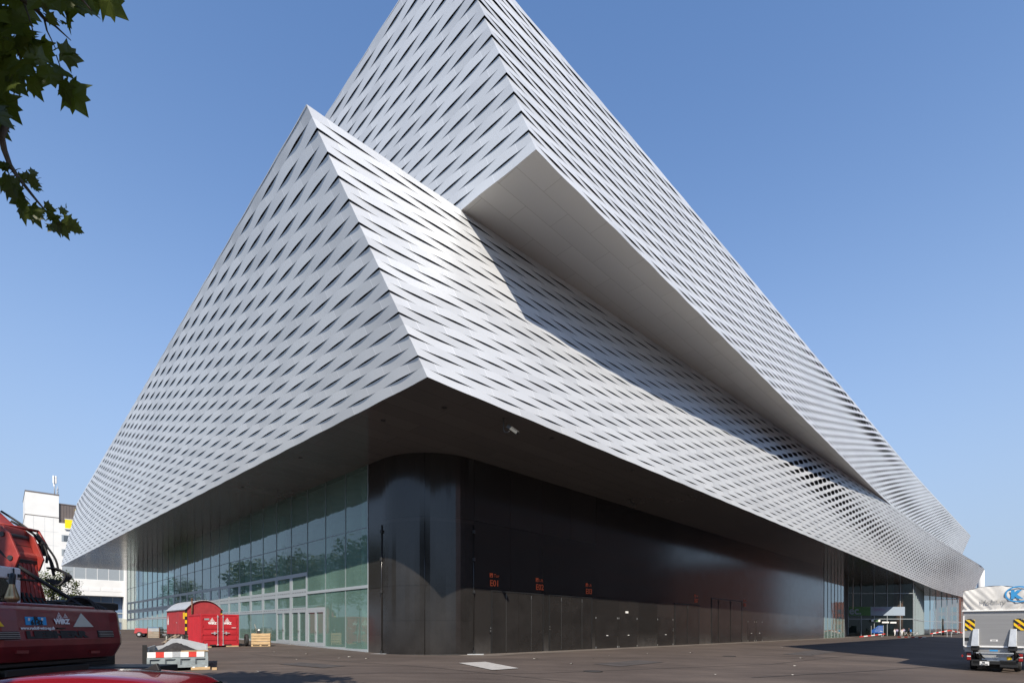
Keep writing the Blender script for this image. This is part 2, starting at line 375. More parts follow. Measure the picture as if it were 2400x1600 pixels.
ground_line([(-8, 18.6), (1, 20.2), (14, 27.5), (30, 42)], .05, 'pavement_joint', M['joint'], .016)
ground_line([(-15, 29.5), (-6, 23.5), (3, 17)], .05, 'pavement_joint', M['joint'], .016)
ground_line([(4.5, 24.5), (7.5, 27.6)], 1.5, 'pavement_patch', M['patch'], .013)
ground_line([(-10.5, 24.2), (-7.6, 22.0)], 1.1, 'pavement_patch', M['patch'], .013)
ground_line([(20, 36), (26, 42.5)], 1.8, 'pavement_patch', M['patch'], .013)
def manhole(x, y):
    mb = MB(); mb.lathe((0, 0, 0), [(.0, .02), (.36, .02), (.36, .024), (.41, .026), (.41, .0)], 24, caps=False)
    o = mb.build('manhole_cover', M['joint']); o.location = onground(x, y); kind(o, 'structure')
manhole(3.4, 21.5); manhole(14, 33)

# ------------------------------------------------------------------ the exhibition hall
HALL = (VX, VY, 0.)
hall = thing('exhibition_hall', 'huge exhibition hall clad in woven silver metal strips over a black and glass ground floor', 'exhibition hall', HALL)
def hb(mb, name, mats, **k): return mb.build(name, mats, hall, off=HALL, **k)
ZB, ZM, ZT = 12.1, 22.0, 32.0
L_bot = [(-3.53, 21.4), (-75.5, 85.7)]; L_top = [(-8.0, 19.95), (-70.5, 83.0)]
R_bot = [(-3.53, 21.4), (72.6, 96.7), (114.9, 138.5), (161, 180)]
R_top = [(-8.0, 19.95), (13, 39.1), (57.4, 79.7), (100, 119.4), (123, 139.9), (151.6, 165.4), (161.4, 174.9)]
U_Lbot = [(1.02, 21.84), (-68.6, 84)]; U_Ltop = [(-2.75, 22.05), (-64, 83.3)]
U_Rbot = [(1.02, 21.84), (57.6, 79.6), (141, 162)]
U_Rtop = [(-2.75, 22.05), (12, 36.05), (81, 102.5), (149.6, 167)]
def sampler(pts):
    P = [Vector(p) for p in pts]; c = [0.]
    for a, b in zip(P, P[1:]): c.append(c[-1] + (b - a).length)
    T = c[-1]
    # smooth the kinks: average over a short window
    def raw(t):
        d = min(max(t, 0), 1) * T
        for i in range(len(P) - 1):
            if d <= c[i + 1] or i == len(P) - 2:
                return P[i].lerp(P[i + 1], (d - c[i]) / (c[i + 1] - c[i]))
    def at(t):
        h = min(.04, t, 1 - t)
        if h <= 0: return raw(t)
        return (raw(t - h) + raw(t - h * .5) + raw(t) + raw(t + h * .5) + raw(t + h)) / 5
    return at, T
def gs(x): return math.exp(-x * x)
def amp_low(Y, w):
    k = 2.6 * gs((Y - 63) / 10) * gs((w - (.78 - .006 * (Y - 52))) / .16)
    k += 2.2 * gs((Y - 82) / 14) * gs((w - .52) / .17)
    k += 1.7 * gs((Y - 112) / 20) * gs((w - .40) / .26) + 1.4 * gs((Y - 140) / 14) * gs((w - .62) / .25)
    return k
def amp_up(Y, w):
    k = 2.6 * gs((Y - 74) / 15) * gs((w - (.88 - .004 * (Y - 60))) / .11)
    k += 2.0 * gs((Y - 92) / 15) * gs((w - .30) / .22) + 1.5 * gs((Y - 120) / 18) * gs((w - .25) / .25) + 1.5 * gs((Y - 128) / 12) * gs((w - .75) / .2)
    return k
def facade(name, bot, top, zb, zt, nrow, mitre_other, ampf, bulge=0., base_amp=.061, P=3.2, flip=1):
    """woven strips between a lower and an upper edge; every second boundary opens half a period along"""
    fb, TB = sampler(bot); ft, TT = sampler(top)
    ncol = int(TB / P * 12); out0 = None
    cols = []
    for i in range(ncol + 1):
        t = i / ncol; s = t * TB
        b, tp = fb(t), ft(t); b2, t2 = fb(min(1, t + .004)), ft(min(1, t + .004)); b0, t0 = fb(max(0, t - .004)), ft(max(0, t - .004))
        tg = ((b2 - b0).normalized() + (t2 - t0).normalized()).normalized()
        n = Vector((tg.y, -tg.x)) * flip
        cols.append((s, b, tp, n))
    n0 = cols[0][3]; mi = (n0 + mitre_other) / (1 + n0.dot(mitre_other))
    def disp(i, w, g):
        s, b, tp, n = cols[i]
        k = max(0, 1 - s / .5); return n.lerp(mi, k) * g
    def gap(i, j, k):
        s = cols[i][0]; c = math.cos(2 * math.pi * s / P + math.pi * j); a = .82 - .75 * min(1., k * .6)
        return max(0., min(1., (c + a) / (1 + a)))
    mb = MB(); edge = []
    for j in range(nrow):
        w0, w1 = j / nrow, (j + 1) / nrow; vs = []; uvs = []
        for i in range(ncol + 1):
            s, b, tp, n = cols[i]
            bl = bulge * math.exp(-((s - 7) / 8) ** 2) * (1 - math.exp(-(s / 3) ** 2))
            def pt(w, g, dz):
                p = b.lerp(tp, w) + n * (bl * 4 * w * (1 - w)) + disp(i, w, g); return (p.x, p.y, zb + (zt - zb) * w + dz)
            k0 = ampf(b.y, w0) if ampf else 0; k1 = ampf(b.y, w1) if ampf else 0
            g0 = gap(i, j, k0); g1 = gap(i, j + 1, k1)
            e0 = (.45 if j == 0 else .62) * base_amp * (1 + k0 * .6) * g0
            e1 = -(.0 if j == nrow - 1 else .38) * base_amp * (1 + k1 * .6) * g1
            if j == nrow - 1: e1 = .3 * base_amp * g1
            lo = pt(w0, e0, (.10 * k0 + .016) * g0 if j else 0); hi = pt(w1, e1, -(.085 * k1 + .016) * g1 if j < nrow - 1 else 0)
            vs += [lo, hi]
            if j == 0: edge.append(lo)
        fs = []; uv = []
        for i in range(ncol):
            fs.append((2 * i, 2 * i + 2, 2 * i + 3, 2 * i + 1))
            ph = .5 * (j % 2) + .25
            u0, u1 = cols[i][0] / P + ph, cols[i + 1][0] / P + ph
            uv.append([(u0, j + .01), (u1, j + .01), (u1, j + .99), (u0, j + .99)])
        mb.add(vs, fs, 0, uv)
    o = hb(mb, name, M['alu'], smooth=True, fix=False)
    bk = MB(); vs = []; st = list(range(0, ncol + 1, 6)) + [ncol]
    for i in st:
        s, b, tp, n = cols[i]; m2 = n.lerp(mi, max(0, 1 - s / .5))
        for w, z in ((0, zb + .05), (.5, (zb + zt) / 2), (1, zt - .08)):
            p = b.lerp(tp, w) - m2 * .42; vs.append((p.x, p.y, z))
    fs = []
    for q in range(len(st) - 1):
        for r in range(2): fs.append((3 * q + r, 3 * q + 3 + r, 3 * q + 4 + r, 3 * q + 1 + r))
    bk.add(vs, fs); hb(bk, 'facade_backing', M['backing'], fix=False)
    return edge
def nrm(pts, flip):
    d = (Vector(pts[1]) - Vector(pts[0])).normalized(); return Vector((d.y, -d.x)) * flip
nl = nrm([(0, 0), (-75.5 + 3.53, 85.7 - 21.4)], -1); nr = nrm([(0, 0), (1, 1)], 1)
eL = facade('strip_cladding', L_bot, L_top, ZB, ZM, 24, nr, None, flip=-1, base_amp=.064)
eR = facade('strip_cladding', R_bot, R_top, ZB, ZM, 24, nl, amp_low, flip=1, bulge=.35)
eUL = facade('strip_cladding', U_Lbot, U_Ltop, ZM, ZT, 24, nr, None, flip=-1)
eUR = facade('strip_cladding', U_Rbot, U_Rtop, ZM, ZT, 24, nl, amp_up, flip=1)

def outline_sheet(name, el, er, mat, dz, axis_o, seam_r=0.):
    mb = MB()
    back = (el[-1][0] + er[-1][0] - el[0][0], el[-1][1] + er[-1][1] - el[0][1], el[0][2])
    pts = [back] + list(reversed(el)) + er[1:]
    c, s = math.cos(R(45)), math.sin(R(45))
    uv = [((p[0] - axis_o[0]) * c + (p[1] - axis_o[1]) * s, -(p[0] - axis_o[0]) * s + (p[1] - axis_o[1]) * c) for p in pts]
    mb.add([(p[0], p[1], p[2] + dz) for p in pts], [tuple(range(len(pts)))], 0, [uv])
    return hb(mb, name, mat, fix=False)
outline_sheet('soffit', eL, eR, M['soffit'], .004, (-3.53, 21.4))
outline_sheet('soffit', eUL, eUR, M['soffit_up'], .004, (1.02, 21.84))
def lid(name, l, r, z, bl=None, br=None, walls=0):
    mb = MB(); pl = [Vector(p) for p in l]; pr = [Vector(p) for p in r]
    bk = pl[-1] + pr[-1] - pl[0]; pts = [bk] + list(reversed(pl)) + pr[1:]
    mb.add([(p.x, p.y, z) for p in pts], [tuple(range(len(pts)))])
    if walls:
        bl = [Vector(p) for p in bl]; br = [Vector(p) for p in br]; b2 = bl[-1] + br[-1] - bl[0]
        for a, b, c, d_ in ((bl[-1], b2, bk, pl[-1]), (b2, br[-1], pr[-1], bk)): mb.quad((a.x, a.y, walls), (b.x, b.y, walls), (c.x, c.y, z), (d_.x, d_.y, z))
    hb(mb, name, M['roof'], fix=False)
lid('roof', L_top, R_top, ZM - .06, L_bot, R_bot, ZB); lid('roof', U_Ltop, U_Rtop, ZT - .06, U_Lbot, U_Rbot, ZM)

for (x, y) in ((-6.5, 25.8), (-13, 31.5), (-20, 38), (2.2, 28.2), (8, 34), (-3.2, 24.3), (15, 41)):
    mb = MB(); mb.lathe((x, y, ZB - .03), [(.0, 0), (.11, 0), (.13, .035)], 14); hb(mb, 'soffit_fitting', M['darksteel'])
# --- black ground-floor wall with its rounded corner
V2 = Vector((VX, VY)); RF = 3.9; DBL = 5.57
def wall_path():
    pts = [(V2 + UL * DBL, DBL)]
    n = 20; p0 = V2 + UL * RF; p1 = V2 + UR * RF
    # circular fillet (the two directions are almost square to each other)
    ang = math.acos(max(-1, min(1, UL.dot(UR)))); r = RF * math.tan(ang / 2); cen = p0 + NL * r
    a0 = math.atan2((p0 - cen).y, (p0 - cen).x); a1 = math.atan2((p1 - cen).y, (p1 - cen).x)
    while a1 < a0: a1 += 2 * math.pi
    q = DBL - RF; arc = []
    for k in range(n + 1):
        a = a0 + (a1 - a0) * k / n; arc.append((cen + Vector((math.cos(a), math.sin(a))) * r, a))
    out = [(V2 + UL * DBL, 0.)]
    for p, a in arc: out.append((p, q + (a - a0) * r))
    q2 = out[-1][1]
    return out, q2
path, QC = wall_path()
YW1 = 87.3; QEND = (YW1 - VY) * 1.41421
path.append((V2 + UR * QEND, QC + QEND - RF))
mb = MB()
for (a, qa), (b, qb) in zip(path, path[1:]):
    u0, u1 = qa - QC - RF + .6, qb - QC - RF + .6
    mb.quad((a.x, a.y, -.3), (b.x, b.y, -.3), (b.x, b.y, ZB), (a.x, a.y, ZB), 0, [(u0, -.3), (u1, -.3), (u1, ZB), (u0, ZB)])
wl = hb(mb, 'black_wall', M['black'], fix=False)
for p in wl.data.polygons: p.use_smooth = True
def wq(q, out=0., z=0.):           # point on the straight right-hand wall, q metres from the wall corner
    p = V2 + UR * q - NR * out; return Vector((p.x, p.y, z))
def qu(u):                          # the wall position seen at photo column u
    Y = 40920 / (2400 - u); return (Y - VY) * 1.41421
# curved gate on the rounded corner: raised sheets, rails and hinges
mb = MB(); mbv = MB()
def arcpt(k, out, z):
    p, q = path[k]; 
    cen = V2 + UL * RF + NL * (RF * math.tan(math.acos(UL.dot(UR)) / 2))
    d = (p - cen).normalized() if 1 <= k <= 21 else -NL
    p = p + d * out; return Vector((p.x, p.y, z))
for rngk in ((1, 11), (11, 21)):
    for k in range(rngk[0], rngk[1]):
        for z0, z1 in ((.12, 2.1), (2.115, 4.2), (4.215, 8.05)):
            a0, a1 = arcpt(k, .03, z0), arcpt(k + 1, .03, z0); b1, b0 = arcpt(k + 1, .03, z1), arcpt(k, .03, z1)
            mb.quad(a0, a1, b1, b0)
    mb.quad(arcpt(rngk[0], 0, .12), arcpt(rngk[0], .03, .12), arcpt(rngk[0], .03, 8.05), arcpt(rngk[0], 0, 8.05))
for k in range(1, 21): mb.quad(arcpt(k, 0, 8.05), arcpt(k + 1, 0, 8.05), arcpt(k + 1, .03, 8.05), arcpt(k, .03, 8.05))
gate = hb(mb, 'curved_gate', M['blackdoor'])
def hsub(mb, name, mat, parent, **k): return mb.build(name, mat, parent, off=HALL, **k)
for k in (1, 11, 21):
    r_ = MB(); r_.tube([arcpt(k, .06, .1), arcpt(k, .06, 8.0)], .03 if k != 11 else .022, 6); hsub(r_, 'gate_rail', M['blackdoor'], gate, smooth=True)
for k in (1, 21):
    for z in (.2, 3.9, 5.9, 7.6):
        r_ = MB(); p = arcpt(k, .09, z); r_.lathe(p, [(.0, -.09), (.09, -.09), (.09, .09), (0, .09)], 8); hsub(r_, 'hinge', M['blackpaint'], gate)
    r_ = MB(); p = arcpt(k, .25, 0); r_.box(p.x - .5, p.x + .5, p.y - .2, p.y + .2, gz(p.x, p.y) + .005, .07); hsub(r_, 'rail_foot', M['galv'], gate)

# loading doors and their lettering
def door_set(u0, u1, nleaf, zt, recess=0.):
    q0, q1 = qu(u0), qu(u1)
    mb = MB()
    fr = .03
    p0, p1 = wq(q0 - .08), wq(q1 + .08)
    for (qa, qb, za, zb_) in ((q0 - .1, q1 + .1, zt, zt + .08), (q0 - .1, q0, .02, zt), (q1, q1 + .1, .02, zt)):
        a, b, = wq(qa, .05), wq(qb, .05); c, d = wq(qb, -.02), wq(qa, -.02)
        mb.add([(a.x, a.y, za), (b.x, b.y, za), (c.x, c.y, za), (d.x, d.y, za), (a.x, a.y, zb_), (b.x, b.y, zb_), (c.x, c.y, zb_), (d.x, d.y, zb_)],
               [(3, 2, 1, 0), (4, 5, 6, 7), (0, 1, 5, 4), (1, 2, 6, 5), (2, 3, 7, 6), (3, 0, 4, 7)])
    dr = hb(mb, 'loading_door', M['blackpaint'])
    for k in range(nleaf):
        qa, qb = q0 + (q1 - q0) * k / nleaf + .02, q0 + (q1 - q0) * (k + 1) / nleaf - .02
        lf = MB(); o = .025 + .012 * (k % 2)
        a, b = wq(qa, o), wq(qb, o); c, d = wq(qb, .004), wq(qa, .004); z0, z1 = .06, zt - .02
        lf.add([(a.x, a.y, z0), (b.x, b.y, z0), (c.x, c.y, z0), (d.x, d.y, z0), (a.x, a.y, z1), (b.x, b.y, z1), (c.x, c.y, z1), (d.x, d.y, z1)],
               [(3, 2, 1, 0), (4, 5, 6, 7), (0, 1, 5, 4), (1, 2, 6, 5), (2, 3, 7, 6), (3, 0, 4, 7)])
        hsub(lf, 'door_leaf', M['blackdoor'], dr)
        if k % 2 == 1:
            rl = MB(); rl.tube([wq(qa - .02, .06, .1), wq(qa - .02, .06, zt - .1)], .016, 5); rl.box(-.03, .03, -.03, .03, -.12, .12, 0, Matrix.Translation(wq(qa - .02, .07, zt - .25)))
            hsub(rl, 'door_rod', M['darksteel'], dr)
    return dr
door_set(1153, 1271, 4, 4.0); door_set(1288, 1385, 4, 4.0); door_set(1582, 1637, 2, 4.05)
door_set(1668, 1738, 5, 4.9)
def sign(u, code, word, big=.56, a=1.0):
    q = qu(u); o = wq(q, .03, 4.35)
    lettering('door_code', code, big, o, UR.to_3d(), (0, 0, 1), M['orange'], hall, HALL, bold=.010)
    lettering('door_word', word, big * .55, wq(q + .36, .03, 4.35 + big * 1.02), UR.to_3d(), (0, 0, 1), M['orange'], hall, HALL)
    mb = MB(); z0 = 4.35 + big * .98; z1 = z0 + .27
    def pl(qa, qb, za, zb_, out):
        mb.quad(wq(q + qa, out, za), wq(q + qb, out, za), wq(q + qb, out, zb_), wq(q + qa, out, zb_), 0)
    pl(.0, .07, z0, z1, .03); pl(.21, .28, z0, z1, .03); pl(.07, .21, z1 - .13, z1, .03); pl(.07, .14, z0 + .08, z0 + .14, .03); pl(.07, .21, z0, z0 + .04, .03)
    hb(mb, 'door_symbol', M['orange'], fix=False)
sign(1147, 'E01', 'Tor'); sign(1255, 'E02', 'Lift'); sign(1372, 'E03', 'Lift'); sign(1627, 'E07', 'Tor'); sign(1742, 'E08', 'Tor')
# escape doors: flush leaf outlines, handles, small lit-up plates
for u0, u1 in ((1395, 1447), (1449, 1493), (1540, 1577), (1752, 1768), (1772, 1786)):
    q0, q1 = qu(u0), qu(u1); mb = MB(); a, b = wq(q0, .022), wq(q1, .022); c, d = wq(q1, .002), wq(q0, .002)
    z1 = 2.75
    mb.add([(a.x, a.y, .05), (b.x, b.y, .05), (c.x, c.y, .05), (d.x, d.y, .05), (a.x, a.y, z1), (b.x, b.y, z1), (c.x, c.y, z1), (d.x, d.y, z1)],
           [(3, 2, 1, 0), (4, 5, 6, 7), (0, 1, 5, 4), (1, 2, 6, 5), (2, 3, 7, 6), (3, 0, 4, 7)])
    dr = hb(mb, 'escape_door', M['blackdoor'])
    h = MB(); qh = q0 + (q1 - q0) * .5
    h.beam(wq(qh - .10, .07, 1.07), wq(qh + .10, .07, 1.07), .04, .05); h.beam(wq(qh, .02, 1.07), wq(qh, .07, 1.07), .04, .05); hsub(h, 'handle', M['white'], dr)
    for qq in (q0 + .05, q1 - .05):
        for z in (.12, 2.5):
            h = MB(); h.lathe(wq(qq, .035, z), [(0, -.07), (.022, -.07), (.022, .07), (0, .07)], 6); hsub(h, 'hinge', M['steel'], dr)
mb = MB(); a = qu(1466); mb.box(0, .36, -.06, 0, 0, .17, 0, Matrix.Translation(wq(a, 0, 2.95)) @ Matrix.Rotation(R(45), 4, 'Z')); hb(mb, 'exit_plate', M['white'])
for u, z in ((1147, 1.35), (1286, 1.45), (1576, 1.3)):
    mb = MB(); mb.box(0, .12, -.05, 0, 0, .45, 0, Matrix.Translation(wq(qu(u), 0, z)) @ Matrix.Rotation(R(45), 4, 'Z'))
    mb.box(.03, .09, -.065, -.05, .28, .34, 1, Matrix.Translation(wq(qu(u), 0, z)) @ Matrix.Rotation(R(45), 4, 'Z')); mb.box(.03, .09, -.065, -.05, .1, .16, 1, Matrix.Translation(wq(qu(u), 0, z)) @ Matrix.Rotation(R(45), 4, 'Z'))
    hb(mb, 'door_switch', [M['blackpaint'], M['steel']])

# --- glass wall on the left
G0 = V2 + UL * DBL                   # black wall ends, glazing begins
BAY = 2.87
def gp(d, out=0., z=0.):
    p = G0 + UL * d - NL * out; return Vector((p.x, p.y, z))
NB = 26; LG = NB * BAY
def slabL(mb, d0, d1, z0, z1, o0, o1, mat=0):
    a, b, c, e = gp(d0, o1), gp(d1, o1), gp(d1, o0), gp(d0, o0)
    mb.add([(p.x, p.y, z) for z in (z0, z1) for p in (a, b, c, e)], [(3, 2, 1, 0), (4, 5, 6, 7), (0, 1, 5, 4), (1, 2, 6, 5), (2, 3, 7, 6), (3, 0, 4, 7)], mat)
def gzl(d): p = gp(d); return gz(p.x, p.y)
mb = MB()
for k in range(NB):
    z0 = min(gzl(k * BAY), gzl((k + 1) * BAY)) - .05
    for za, zb_ in ((z0, 4.3), (4.31, 8.12), (8.13, ZB)):
        a, b = gp(k * BAY + .012, 0), gp((k + 1) * BAY - .012, 0)
        mb.quad((a.x, a.y, za), (b.x, b.y, za), (b.x, b.y, zb_), (a.x, a.y, zb_))
hb(mb, 'glass_wall', M['glass'], fix=False)
for k in range(NB + 1):
    mb = MB(); slabL(mb, k * BAY - .025, k * BAY + .025, gzl(k * BAY) - .1, ZB - .002, -.09, .035); hb(mb, 'mullion', M['frame_thin'] if k else M['frame'])
mb = MB(); slabL(mb, 0, LG, 8.09, 8.15, -.05, .02); hb(mb, 'transom', M['frame_thin'])
mb = MB(); slabL(mb, 0, 3 * BAY, 4.22, 4.42, -.06, .06); hb(mb, 'transom', M['frame'])
for k in range(NB):
    mb = MB(); z = (gzl(k * BAY) + gzl((k + 1) * BAY)) / 2; slabL(mb, k * BAY + .03, (k + 1) * BAY - .03, z - .25, z + .14, -.05, .055); hb(mb, 'sill', M['frame'])
# framed bays with opening lights, and the doors
fr = MB()
for k in range(3, NB):
    d0, d1 = k * BAY + .026, (k + 1) * BAY - .026
    for z0, z1 in ((5.62, 5.9), (4.12, 4.66), (2.95, 3.25)): slabL(fr, d0, d1, z0, z1, -.04, .05)
    slabL(fr, d0, d0 + .2, 3.25, 5.62, -.04, .045); slabL(fr, d1 - .2, d1, 3.25, 5.62, -.04, .045)
    for dd in range(6):
        slabL(fr, d0 + .2 + dd * .42, d0 + .36 + dd * .42, 4.40, 4.44, .05, .075, 1); slabL(fr, d0 + .2 + dd * .42, d0 + .36 + dd * .42, 3.12, 3.15, .05, .075, 1)
hb(fr, 'window_frame', [M['frame'], M['blackpaint']])
for k in (2, 3, 4):
    d0, d1 = k * BAY + .03, (k + 1) * BAY - .03; z0 = gzl((k + .5) * BAY) + .04; zt = 3.0 if k > 2 else 2.95
    dm = (d0 + d1) / 2
    fm = MB(); slabL(fm, d0, d1, zt, zt + (.22 if k == 2 else .02), -.04, .06); slabL(fm, d0, d0 + .1, z0, zt, -.04, .06); slabL(fm, d1 - .1, d1, z0, zt, -.04, .06)
    dr = hb(fm, 'entrance_door', M['frame'])
    for a, b in ((d0 + .1, dm), (dm, d1 - .1)):
        lf = MB()
        slabL(lf, a + .01, a + .12, z0 + .02, zt - .01, -.02, .07); slabL(lf, b - .12, b - .01, z0 + .02, zt - .01, -.02, .07)
        slabL(lf, a + .12, b - .12, z0 + .02, z0 + .3, -.02, .07); slabL(lf, a + .12, b - .12, zt - .13, zt - .01, -.02, .07)
        hsub(lf, 'door_leaf', M['frame'], dr)
    h = MB(); slabL(h, dm - .06, dm - .03, z0 + .95, z0 + 1.2, .07, .13); slabL(h, dm - .16, dm - .03, z0 + 1.06, z0 + 1.1, .1, .13); hsub(h, 'handle', M['steel'], dr)
# lobby behind the glass
mb = MB()
a, b = gp(-3, -7), gp(LG + 2, -7); c, d = gp(LG + 2, -.3), gp(-3, -.3)
mb.quad((a.x, a.y, -.2), (b.x, b.y, -.2), (b.x, b.y, 12), (a.x, a.y, 12)); mb.quad((a.x, a.y, .0), (b.x, b.y, 1.45), (c.x, c.y, 1.45), (d.x, d.y, .0))
mb.quad((a.x, a.y, 12), (b.x, b.y, 12), (c.x, c.y, 12), (d.x, d.y, 12))
hb(mb, 'lobby', M['inner'], fix=False)
for k in (1, 3, 6, 9, 13):
    mb = MB(); p = gp(k * BAY + 1.2, -2.2); mb.lathe((p.x, p.y, 0), [(.28, -.1), (.28, 11.9)], 14); hb(mb, 'lobby_column', M['white'], smooth=True)
e = gp(LG); e2 = gp(LG, -12); mb = MB(); mb.quad((e.x, e.y, .8), (e2.x, e2.y, .8), (e2.x, e2.y, ZB), (e.x, e.y, ZB)); hb(mb, 'end_wall', M['glassdark'], fix=False)

# --- far right end: clear glazed wing, dark entrance, pale panel
def wallglass(name, pts, z0, z1, mat, bay=2.87, mul=True, tr=()):
    mb = MB(); mm = MB()
    for (ax, ay), (bx, by) in zip(pts, pts[1:]):
        mb.quad((ax, ay, z0), (bx, by, z0), (bx, by, z1), (ax, ay, z1))
        L = math.hypot(bx - ax, by - ay); n = max(1, round(L / bay)); dx, dy = (bx - ax) / L, (by - ay) / L; nx, ny = dy, -dx
        for k in range(n + 1):
            x, y = ax + dx * L * k / n, ay + dy * L * k / n
            mm.beam((x + nx * .06, y + ny * .06, z0), (x + nx * .06, y + ny * .06, z1), .12, .14, up=(nx, ny, 0)) if bay > 2.5 else mm.beam((x + nx * .03, y + ny * .03, z0), (x + nx * .03, y + ny * .03, z1), .05, .05, up=(nx, ny, 0))
        for z in tr: mm.beam((ax + nx * .05, ay + ny * .05, z), (bx + nx * .05, by + ny * .05, z), .1, .14)
    g = hb(mb, name, mat, fix=False)
    if mul: hsub(mm, 'mullion', M['frame'], g)
    return g
def rw(Y, o=0.): p = V2 + UR * ((Y - VY) * 1.41421) - NR * o; return (p.x, p.y)
wallglass('glass_wall', [rw(87.3), rw(97.0)], 0, ZB, M['glass'], 2.3)
wallglass('glass_wall', [(77.4, 118), (92.4, 118.0)], 0, ZB, M['glassdark'], 2.87, tr=(3.9, 9.8))
wallglass('glass_wall', [(92.4, 118), (120.6, 150)], 0, ZB, M['glass'], 5.5, tr=(3.9,))
wallglass('glass_wall', [(120.6, 150), (158, 178)], 0, ZB, M['glassdark'], 6, tr=(3.9,))
mb = MB(); p, q = rw(97), (77.4, 118); mb.quad((p[0], p[1], 0), (q[0], q[1], 0), (q[0], q[1], ZB), (p[0], p[1], ZB)); hb(mb, 'recess_wall', M['innerdark'], fix=False)
mb = MB(); mb.quad((72, 126, 0), (150, 190, 0), (150, 190, ZB), (72, 126, ZB)); mb.quad((60, 97.5, 0.02), (158, 178, .02), (150, 190, .02), (60, 126, .02)); hb(mb, 'entrance_hall', M['innerdark'], fix=False)
q = rw(90.5, -9); q1 = rw(87, -9); mb = MB(); mb.quad((q1[0], q1[1], 0), (q[0] + 5, q[1] + 5, 0), (q[0] + 5, q[1] + 5, ZB), (q1[0], q1[1], ZB)); hb(mb, 'lobby', M['inner'], fix=False)
# banner, lit signs and column inside the entrance
mb = MB(); mb.quad((77.5, 117.8, 4.7), (82.5, 117.8, 4.7), (82.5, 117.8, 6.7), (77.5, 117.8, 6.7), 0); mb.quad((82.52, 117.8, 4.7), (90.4, 117.8, 4.7), (90.4, 117.8, 6.7), (82.52, 117.8, 6.7), 1)
bn = hb(mb, 'banner', [M['greenbanner'], M['palebanner']], fix=False)
lettering('banner_letters', 'ec.', 2.5, (77.5, 117.75, 5.0), (1, 0, 0), (0, 0, 1), M['palebanner'], bn, HALL, bold=.05)
lettering('banner_letters', 'bistro', 1.1, (83.2, 117.75, 5.75), (1, 0, 0), (0, 0, 1), M['purpleprint'], bn, HALL, bold=.02)
mb = MB(); mb.box(82.6, 84.6, 117.6, 117.8, 3.25, 3.75, 1); mb.box(83.1, 84.1, 117.56, 117.6, 3.3, 3.7, 0); hb(mb, 'entrance_sign', [M['greenbanner'], M['white']])
mb = MB(); mb.box(85.0, 86.6, 117.6, 117.75, 2.95, 3.3); mb.box(86.9, 88.3, 117.6, 117.75, 2.9, 3.25); hb(mb, 'entrance_sign', M['white'])
mb = MB(); mb.lathe((91.3, 121, 0), [(.9, 0), (.9, 12)], 16); hb(mb, 'lobby_column', M['brick'], smooth=True)
mb = MB(); mb.tube([(68.6, 103.0, 5.6), (68.6, 103.0, 12)], .09, 8); hb(mb, 'hanging_tube', M['white'], smooth=True)
M['camgrey'] = pm('camera_grey', (.10, .10, .095), .5, .1)
# ------------------------------------------------------------------ security cameras under the soffit
def cctv(x, y, z, rz, label, sc_=1.):
    c = thing('security_camera', label, 'security camera', (x, y, z), rz)
    mb = MB(); mb.tube([(0, 0, 0), (0, 0, -.55 * sc_), (.06 * sc_, 0, -.68 * sc_), (.2 * sc_, 0, -.7 * sc_), (.36 * sc_, 0, -.62 * sc_)], .03 * sc_, 8); mb.lathe((0, 0, -.04 * sc_), [(.09 * sc_, 0), (.09 * sc_, .04 * sc_)], 10)
    mb.build('bracket', M['camgrey'], c, smooth=True)
    A = Matrix.Translation((.42 * sc_, 0, -.58 * sc_)) @ Matrix.Rotation(R(38), 4, 'Y')
    mb = MB(); mb.box(-.28 * sc_, .36 * sc_, -.085 * sc_, .085 * sc_, -.075 * sc_, .075 * sc_, 0, A); mb.box(-.3 * sc_, .44 * sc_, -.11 * sc_, .11 * sc_, .08 * sc_, .1 * sc_, 0, A); mb.build('camera_housing', M['camgrey'], c, bevel=.01)
    mb = MB(); mb.box(.362 * sc_, .37 * sc_, -.05 * sc_, .05 * sc_, -.05 * sc_, .05 * sc_, 0, A); mb.build('lens', M['blackpaint'], c)
cctv(-.42, 25.6, 12.1, R(-15), 'pale bullet security camera on a bent arm under the soffit above the black rounded corner', 1.0)
cctv(9.6, 41.5, 12.1, R(-60), 'small dome-like security camera hanging far along the soffit over the black wall', .75)

# ------------------------------------------------------------------ red excavator (tail towards the hall, boom to the left)
ex = thing('excavator', 'red wheeled excavator with white cab and lettered counterweight in the left foreground', 'excavator', (-9.2, 9.2, gz(-9.2, 9.2)))
XO = (-9.2, 9.2, gz(-9.2, 9.2))
def eb(mb, name, mats, p=None, **k): return mb.build(name, mats, p or ex, off=XO, **k)
XR = -7.86; Y0, Y1 = 7.75, 10.42
mb = MB()      # tail: profile in (x, z), swept across with rounded flanks
prof = [(XR - .55, 1.02), (XR - .12, 1.06), (XR - .02, 1.22), (XR + .03, 1.32), (XR + .03, 1.42), (XR, 1.56), (XR - .02, 1.74), (XR - .05, 1.92), (XR - .13, 1.975), (XR - 1.1, 1.99), (XR - 1.1, 1.02)]
ys = [(Y0, .2), (Y0 + .06, .07), (Y0 + .16, .02), (Y0 + .4, .0), (Y0 + 1.3, 0), (Y1 - .4, .0), (Y1 - .16, .02), (Y1 - .06, .07), (Y1, .2)]
n = len(prof); vs = []
for y, ins in ys:
    for x, z in prof: vs.append((x - ins if x > XR - .6 else x, y, z))
fs = [(i * n + k, i * n + (k + 1) % n, (i + 1) * n + (k + 1) % n, (i + 1) * n + k) for i in range(len(ys) - 1) for k in range(n)]
fs += [tuple(range(n - 1, -1, -1)), tuple((len(ys) - 1) * n + k for k in range(n))]
mb.add(vs, fs); cw = eb(mb, 'counterweight', M['red'], bevel=.02)
